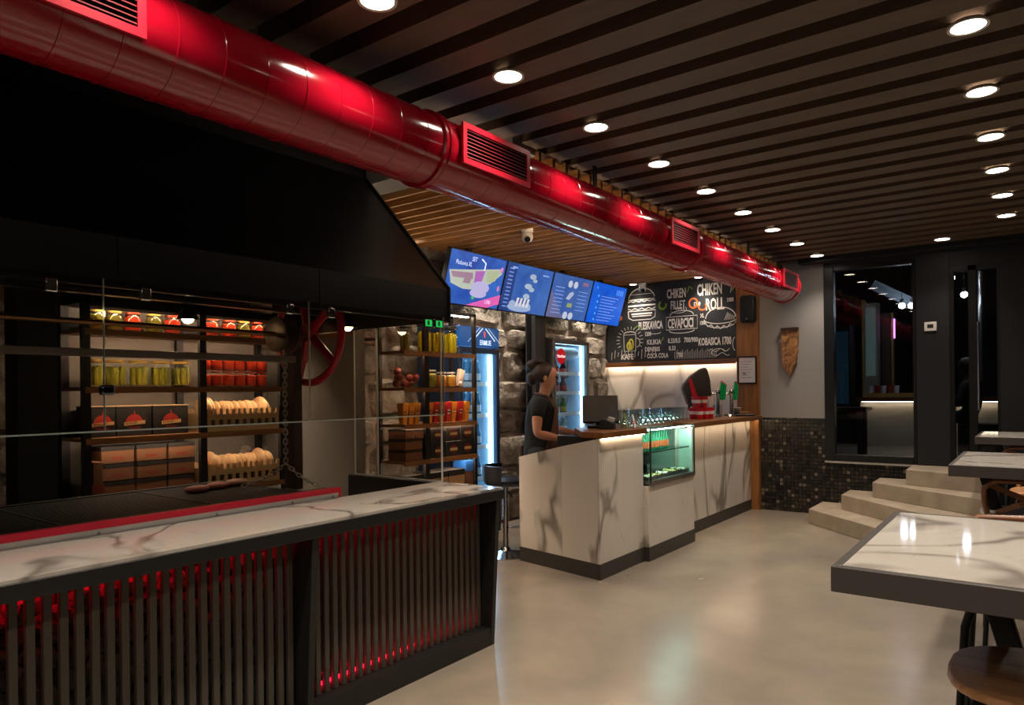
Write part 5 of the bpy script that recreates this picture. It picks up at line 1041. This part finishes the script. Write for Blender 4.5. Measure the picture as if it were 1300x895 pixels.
def stool(label, loc, rz, group='bentwood bar stools', pad=False, back=True):
    t = thing('bar_stool', label, 'stool', loc, rz, group); ORG[t.name] = (0, 0, 0); zs_ = 0.74
    def sup(r, n=28, e=2.7):
        o = []
        for i in range(n):
            a = 2 * PI * i / n; c, s_ = math.cos(a), math.sin(a); o.append((r * math.copysign(abs(c) ** (2 / e), c), r * math.copysign(abs(s_) ** (2 / e), s_) * 0.98))
        return o
    B().prism(sup(0.228), 2, zs_ - 0.022, zs_).build('seat', WS if not pad else mat('seat_pad_white', 'cfcac4', 0.6), t, local=True, bevel=0.008)
    B().prism(sup(0.185), 2, zs_ - 0.06, zs_ - 0.023).build('seat_ring', BLACK, t, local=True, bevel=0.004)
    for sx in (-1, 1):
        for sy in (-1, 1):
            B().tube([(sx * 0.15, sy * 0.15, zs_ - 0.03), (sx * 0.175, sy * 0.17, zs_ - 0.12), (sx * 0.21, sy * 0.21, 0)], 0.016, 10, r1=0.013).build('leg', BLACK, t, local=True, smooth=50)
    q = 0.193; B().tube([(-q, -q, 0.3), (q, -q, 0.3), (q, q, 0.3), (-q, q, 0.3)], 0.010, 8, closed=True).build('foot_ring', BLACK, t, local=True, smooth=50)
    if not back: return t
    # bentwood back: hoop and crossed laths on the -y side
    hoop = [(-0.19, -0.12, zs_ - 0.02), (-0.205, -0.19, zs_ + 0.07), (-0.205, -0.23, zs_ + 0.15), (-0.16, -0.255, zs_ + 0.195), (0, -0.275, zs_ + 0.2), (0.16, -0.255, zs_ + 0.195), (0.205, -0.23, zs_ + 0.15), (0.205, -0.19, zs_ + 0.07), (0.19, -0.12, zs_ - 0.02)]
    B().tube(hoop, 0.015, 10).build('back_hoop', WB, t, local=True, smooth=60)
    for s_ in (-1, 1):
        pts = [(s_ * 0.19, -0.245, zs_ + 0.175), (s_ * 0.08, -0.265, zs_ + 0.13), (-s_ * 0.05, -0.25, zs_ + 0.07), (-s_ * 0.15, -0.17, zs_ + 0.01)]
        b = B()
        for i in range(3):
            a, c = Vector(pts[i]), Vector(pts[i + 1]); d = (c - a).normalized(); n_ = Vector((0, 1, 0)); u = d.cross(n_).normalized() * 0.014; n_ = n_ * (0.004 + 0.001 * s_)
            off = Vector((0, 0.006 * s_, 0)); b.add([a + off + u + n_, a + off - u + n_, a + off - u - n_, a + off + u - n_, c + off + u + n_, c + off - u + n_, c + off - u - n_, c + off + u - n_], [(0, 1, 2, 3), (7, 6, 5, 4), (0, 4, 5, 1), (1, 5, 6, 2), (2, 6, 7, 3), (3, 7, 4, 0)])
        b.build('back_lath', WB, t, local=True)
    return t
stool('walnut seated bar stool under the edge of the closest marble table', (0.03, 2.14, 0), PI, back=False)
stool('bentwood bar stool on the far side of the closest marble table', (-0.04, 3.05, 0), PI)
stool('bentwood bar stool with white seat under the middle marble table', (-0.06, 4.9, 0), 0.05, pad=True)
stool('bentwood bar stool behind the middle marble table', (0.05, 5.95, 0), PI - 0.1)
stool('bentwood bar stool under the table by the steps', (-0.06, 7.42, 0), 0.05)
# ================================================================ the person behind the bar
SK = mat('skin', 'b98265', 0.5)
def skin(name, V, E, m, parent, sub=2, root=0):
    me = bpy.data.meshes.new(name); me.from_pydata([v[:3] for v in V], E, []); o = bpy.data.objects.new(name, me); COL.objects.link(o)
    o.parent = parent; md = o.modifiers.new('skin', 'SKIN'); md.use_smooth_shade = True
    lay = me.skin_vertices[0].data if me.skin_vertices else None
    if lay is None:
        bpy.context.view_layer.objects.active = o
        o.modifiers.remove(md); md = o.modifiers.new('skin', 'SKIN'); md.use_smooth_shade = True; lay = me.skin_vertices[0].data
    for i, v in enumerate(V):
        r = v[3]; lay[i].radius = r if isinstance(r, tuple) else (r, r); lay[i].use_root = (i == root)
    sd = o.modifiers.new('sub', 'SUBSURF'); sd.levels = sub; sd.render_levels = sub
    me.materials.append(m); return o
pe = thing('person', 'person in black polo shirt and brown apron working behind the bar end', 'person', (-3.55, 5.16, 0), math.radians(28)); ORG[pe.name] = (0, 0, 0)
V = [(0, 0, 0.92, 0.055), (0, 0, 1.06, 0.08), (0.01, 0, 1.2, 0.085), (0.015, 0, 1.32, 0.075), (0.03, 0, 1.40, 0.052), (0.05, 0, 1.455, 0.052),
     (0.07, 0, 1.50, (0.066, 0.075)), (0.075, 0, 1.56, (0.078, 0.095)), (0.065, 0, 1.62, (0.078, 0.095)), (0.055, 0, 1.66, (0.05, 0.06)), (0.172, 0, 1.545, 0.012), (0.15, 0, 1.56, 0.02)]
E = [(0, 1), (1, 2), (2, 3), (3, 4), (4, 5), (5, 6), (6, 7), (7, 8), (8, 9), (7, 11), (11, 10)]
def chain_v(pts, start):
    p = start
    for q in pts: V.append(q); E.append((p, len(V) - 1)); p = len(V) - 1
    return p
def arm(sy, sh_, el, wr_, pa, fingers):
    w_ = chain_v([(0.01, sy * 0.10, 1.335, 0.05), (*sh_, 0.045), (*[(a + b) / 2 for a, b in zip(sh_, el)], 0.05), (*el, 0.041), (*[(a * .6 + b * .4) for a, b in zip(el, wr_)], 0.04), (*wr_, 0.026), (*pa, (0.034, 0.017))], 3)
    d = (Vector(pa) - Vector(wr_)).normalized(); s_ = Vector((0, 0, 1)).cross(d).normalized()
    for k_, L in ((-0.027, 0.062), (-0.009, 0.072), (0.009, 0.068), (0.027, 0.054)):
        b0 = Vector(pa) + d * 0.035 + s_ * k_
        chain_v([(*(b0), 0.0095), (*(b0 + d * L * 0.5 - Vector((0, 0, 0.004))), 0.0085), (*(b0 + d * L * 0.95 - Vector((0, 0, 0.018))), 0.007)], w_)
    th = Vector(pa) - d * 0.015 - s_ * sy * -0.03; chain_v([(*th, 0.011), (*(th + d * 0.04 + s_ * sy * 0.022), 0.009), (*(th + d * 0.062 + s_ * sy * 0.02), 0.008)], w_)
arm(-1, (0.0, -0.165, 1.325), (0.0, -0.24, 1.085), (0.23, -0.2, 1.03), (0.30, -0.185, 1.02), None)
arm(1, (0.01, 0.165, 1.325), (0.10, 0.23, 1.10), (0.32, 0.12, 1.06), (0.385, 0.10, 1.05), None)
for sy in (-1, 1): chain_v([(0.0, sy * 0.075, 0.84, 0.05), (0.015, sy * 0.10, 0.5, 0.05), (-0.01, sy * 0.10, 0.28, 0.05), (-0.01, sy * 0.10, 0.09, 0.036), (0.06, sy * 0.105, 0.04, 0.034), (0.14, sy * 0.11, 0.03, 0.026)], 0)
skin('body', V, E, SK, pe)
BP = mat('polo_black', '0a0a0d', 0.85); AP = mat('apron_brown', '5a3a2a', 0.75)
Vs = [(0, 0, 0.82, (0.165, 0.125)), (0, 0, 0.90, (0.165, 0.125)), (0, 0, 1.06, (0.145, 0.12)), (0.01, 0, 1.2, (0.162, 0.125)), (0.015, 0, 1.32, (0.14, 0.105)), (0.028, 0, 1.395, 0.066)]
Es = [(0, 1), (1, 2), (2, 3), (3, 4), (4, 5)]
for sy, el in ((-1, (0.0, -0.21, 1.19)), (1, (0.05, 0.205, 1.2))):
    i = len(Vs); Vs += [(0.01, sy * 0.11, 1.345, 0.088), (0.005, sy * 0.17, 1.32, 0.072), (*el, 0.066)]; Es += [(4, i), (i, i + 1), (i + 1, i + 2)]
skin('polo_shirt', Vs, Es, BP, pe)
Vt = [(0, 0, 1.0, (0.155, 0.12)), (0, 0, 0.86, (0.16, 0.125))]; Et = [(0, 1)]
for sy in (-1, 1):
    i = len(Vt); Vt += [(0.0, sy * 0.095, 0.8, 0.098), (0.015, sy * 0.10, 0.5, 0.07), (-0.01, sy * 0.10, 0.12, 0.058)]; Et += [(1, i), (i, i + 1), (i + 1, i + 2)]
skin('trousers', Vt, Et, BP, pe)
for sy in (-1, 1): B().ball((0.05, sy * 0.105, 0.035), 0.05, 12, 8, 2.6, 0.95, 0.7).build('shoe', BLACKM, pe, local=True, smooth=60)
# apron: curved bib and skirt
b = B(); vs = []; nn_ = 10; zs_ = [0.55, 0.75, 0.95, 1.06, 1.16, 1.26, 1.31]
for j, z in enumerate(zs_):
    half = (1.15 if z < 1.0 else 0.95 if z < 1.1 else 0.72 if z < 1.2 else 0.55)
    for i in range(nn_ + 1):
        a = -half + 2 * half * i / nn_; vs.append((0.01 + 0.152 * math.cos(a), 0.185 * math.sin(a), z))
b.add(vs, [(j * (nn_ + 1) + i, j * (nn_ + 1) + i + 1, (j + 1) * (nn_ + 1) + i + 1, (j + 1) * (nn_ + 1) + i) for j in range(len(zs_) - 1) for i in range(nn_)])
ap = b.build('apron', AP, pe, local=True, smooth=60); sol = ap.modifiers.new('thick', 'SOLIDIFY'); sol.thickness = 0.006
B().tube([(0.13, -0.085, 1.31), (0.07, -0.10, 1.41), (-0.04, -0.05, 1.43), (-0.05, 0.05, 1.43), (0.07, 0.10, 1.41), (0.13, 0.085, 1.31)], 0.009, 6).build('apron_strap', AP, pe, local=True, smooth=60)
HR = mat('hair_dark', '2a1c15', 0.55); b = B()
b.ball((0.03, 0, 1.60), 0.108, 18, 12, 1.02, 0.86, 0.98)
b.v = [(min(x, 0.105 + (z - 1.6) * 0.5) if z < 1.66 else x, y, max(z, 1.52) if x > -0.02 else z) for x, y, z in b.v]
b.ball((-0.055, 0.0, 1.675), 0.062, 12, 9, 1.1, 1, 0.85); b.ball((-0.09, 0.03, 1.65), 0.04, 10, 8); b.ball((-0.02, -0.02, 1.705), 0.04, 10, 8, 1.5, 1, 0.7); b.ball((-0.07, 0, 1.56), 0.05, 10, 8, 1, 1.2, 1.3)
hr = b.build('hair', HR, pe, local=True, smooth=70)
for sy in (-1, 1):
    B().ball((0.155, sy * 0.032, 1.568), 0.011, 10, 8).build('eye', mat('eye_dark', '1a1412', 0.2), pe, local=True, smooth=60); B().ball((0.06, sy * 0.083, 1.555), 0.022, 10, 8, 0.8, 0.4, 1.3).build('ear', SK, pe, local=True, smooth=60)
    B().box(0.15, 0.168, sy * 0.05 - 0.014, sy * 0.05 + 0.004, 1.585, 1.592).build('eyebrow', HR, pe, local=True)
B().ball((0.142, 0, 1.505), 0.016, 10, 6, 0.5, 1.2, 0.4).build('mouth', mat('lips', '9a4a42', 0.5), pe, local=True, smooth=60)
# ================================================================ the room beyond the glass
fl2 = struct(B().box(-5, 3, 8.8, 14.0, 0.50, 0.60).build('floor_terrace', mat('terrace_floor', '565250', 0.5)), 'dark floor of the terrace beyond the glass')
struct(B().box(-5, 3, 14.0, 14.2, 0.5, 3.6).build('wall_terrace', mat('terrace_wall', '141214', 0.8))); struct(B().box(-5, 3, 8.85, 14.0, 3.3, 3.4).build('ceiling_terrace', BLACKM))
t = thing('terrace_bar', 'pale lit bar front seen beyond the window glass', 'counter', (-1.5, 11.7, 0.6))
B().box(-2.15, -0.42, 11.52, 11.9, 0.6, 1.22).build('bar_front', m_marble('marble_terrace', 'b8b0a4', '8a8278', 0.3, 21), t); B().box(-2.2, -0.4, 11.42, 11.95, 1.24, 1.30).build('bar_top', WT, t); B().box(-2.12, -0.45, 11.46, 11.48, 1.232, 1.24).build('light_strip', m_emit('led_terrace', 'ffe6c4', 22.0), t)
t = thing('lit_pillar', 'pale lit menu pillar beyond the window glass', 'pillar', (-2.05, 12.2, 0.6))
B().box(-2.19, -2.0, 12.1, 12.3, 0.6, 2.75).build('pillar', mat('pillar_pale', '9a948a', 0.6), t); B().box(-2.17, -2.03, 12.085, 12.1, 1.62, 2.68).build('menu_panel', mat('menu_pale', '8aa09a', 0.5, emit=0.18), t); B().box(-2.22, -2.19, 12.08, 12.3, 0.6, 2.8).build('edge_trim', mat('gold_trim', 'b08a50', 0.4), t)
t = thing('neon_pillar', 'dark timber pillar with a violet neon tube beyond the window', 'pillar', (-1.8, 12.4, 0.6))
B().box(-1.98, -1.86, 12.3, 12.45, 0.6, 2.6).build('pillar', mat('pillar_brown', '4a3426', 0.6), t); B().bar((-1.80, 12.28, 2.2), (-1.80, 12.28, 2.5), 0.012).build('neon_tube', m_emit('neon_violet', 'd080ff', 6.0), t); B().box(-1.85, -1.82, 12.3, 12.42, 0.6, 2.6).build('edge_trim', mat('gold_trim', 'b08a50', 0.4), t)
t = thing('terrace_fridge', 'tall fridge with pale blue glow beyond the left of the window', 'fridge', (-2.45, 11.6, 0.6))
B().box(-2.62, -2.3, 11.6, 12.0, 0.6, 2.4).build('cabinet', DARKW, t); B().box(-2.6, -2.32, 11.59, 11.6, 1.2, 2.3).build('door_glass', mat('fridge_dim', '101c26', 0.2, emit=0.05, ecol='5a90b0'), t); B().box(-2.58, -2.56, 11.585, 11.59, 1.25, 2.25).build('light_strip', m_emit('fridge_far', 'a8dcff', 1.5), t)
t = thing('bar_tray', 'wooden tray of cups on the terrace bar', 'tray', (-1.75, 11.6, 1.30))
B().box(-2.1, -1.45, 11.5, 11.75, 1.3, 1.36).build('tray', mat('tray_wood', 'b8924e', 0.5), t); 
for i in range(5): B().lathe([(0.03, 0), (0.04, 0.11)], (-2.02 + 0.085 * i, 11.6, 1.361), 12).build('cup', mat('far_cup_' + str(i % 2), ('c8c8d4', '9a2a24')[i % 2], 0.4), t)
for i, (x, z) in enumerate(((-1.489, 2.545), (-1.377, 2.536), (-0.916, 2.86), (-0.96, 2.583), (-0.779, 2.63))):
    t = thing('pendant_lamp', f'bright bare pendant bulb beyond the glass, {words[i]} from the grey wall', 'lamp', (x, 10.8, z), 0, 'pendant bulbs beyond the glass')
    B().ball((x, 10.8, z), 0.04, 12, 8).build('bulb', m_emit('pendant_glow', 'eef4ff', 60), t, smooth=60); B().lathe([(0.02, 0.03), (0.024, 0.09)], (x, 10.8, z), 12).build('socket', STEEL, t); B().bar((x, 10.8, z + 0.09), (x, 10.8, 3.3), 0.004).build('cord', BLACK, t)
for i, (x, y) in enumerate(((-1.575, 9.7), (-0.572, 9.67))): downlight(x, y, 3.297, f'ceiling spot beyond the {("window", "door")[i]} glass', 5, group=None)
t = thing('terrace_beam', 'pale angled ceiling beam beyond the window', 'beam', (-1.7, 11.5, 2.7))
B().prism([(-1.95, 2.86), (-1.88, 2.98), (-1.3, 2.62), (-1.36, 2.5)], 1, 11.2, 11.26).build('beam', mat('beam_pale', '8a98a4', 0.6), t)
t = thing('steel_flue', 'shiny steel flue pipe beyond the door glass', 'pipe', (-0.62, 11.2, 1.3)); B().bar((-0.62, 11.2, 1.7), (-0.62, 11.2, 3.3), 0.05, n=16).build('pipe', STEEL, t, smooth=40); B().bar((-0.62, 11.2, 1.3), (-0.62, 11.2, 1.7), 0.07, n=16).build('stove_top', STEEL, t, smooth=40)
t = thing('terrace_table', 'small dark table beyond the lower window', 'table', (-1.85, 9.7, 0.6))
B().box(-2.3, -1.72, 9.55, 9.95, 1.16, 1.2).build('table_top', m_wood('far_table', '5a3a2a', '3a2418'), t)
for x in (-2.2, -1.8):
    for y in (9.6, 9.9): B().bar((x, y, 0.6), (x, y, 1.16), 0.03).build('leg', BLACK, t)
# guest outside
pg = thing('person', 'seated figure in dark clothes beyond the door glass', 'person', (-0.62, 10.2, 0.6), PI * 0.9); ORG[pg.name] = (0, 0, 0)
V2 = [(0, 0, 0.5, (0.14, 0.11)), (0.02, 0, 0.7, (0.14, 0.1)), (0.05, 0, 0.86, (0.13, 0.09)), (0.08, 0, 0.95, 0.05), (0.1, 0, 1.0, (0.07, 0.08)), (0.11, 0, 1.08, (0.08, 0.095)), (0.1, 0, 1.15, (0.06, 0.07))]
E2 = [(i, i + 1) for i in range(6)]
for sy in (-1, 1):
    i = len(V2); V2 += [(0.05, sy * 0.17, 0.87, 0.06), (0.1, sy * 0.22, 0.65, 0.048), (0.32, sy * 0.12, 0.62, 0.036), (0.40, sy * 0.1, 0.63, 0.03), (0.2, sy * 0.09, 0.47, 0.08), (0.42, sy * 0.1, 0.45, 0.06), (0.42, sy * 0.1, 0.1, 0.045), (0.52, sy * 0.1, 0.04, 0.035)]
    E2 += [(2, i), (i, i + 1), (i + 1, i + 2), (i + 2, i + 3), (0, i + 4), (i + 4, i + 5), (i + 5, i + 6), (i + 6, i + 7)]
skin('body', V2, E2, mat('dark_clothes', '1c1a20', 0.8), pg); B().ball((0.1, 0, 1.11), 0.1, 14, 10, 1.0, 0.9, 0.95).build('hair', HR, pg, local=True, smooth=70)
tag(B().box(-0.8, -0.4, 10.0, 10.4, 0.6, 1.0).build('bench_seat', BLACKM), 'dark bench under the seated figure beyond the door', 'bench')
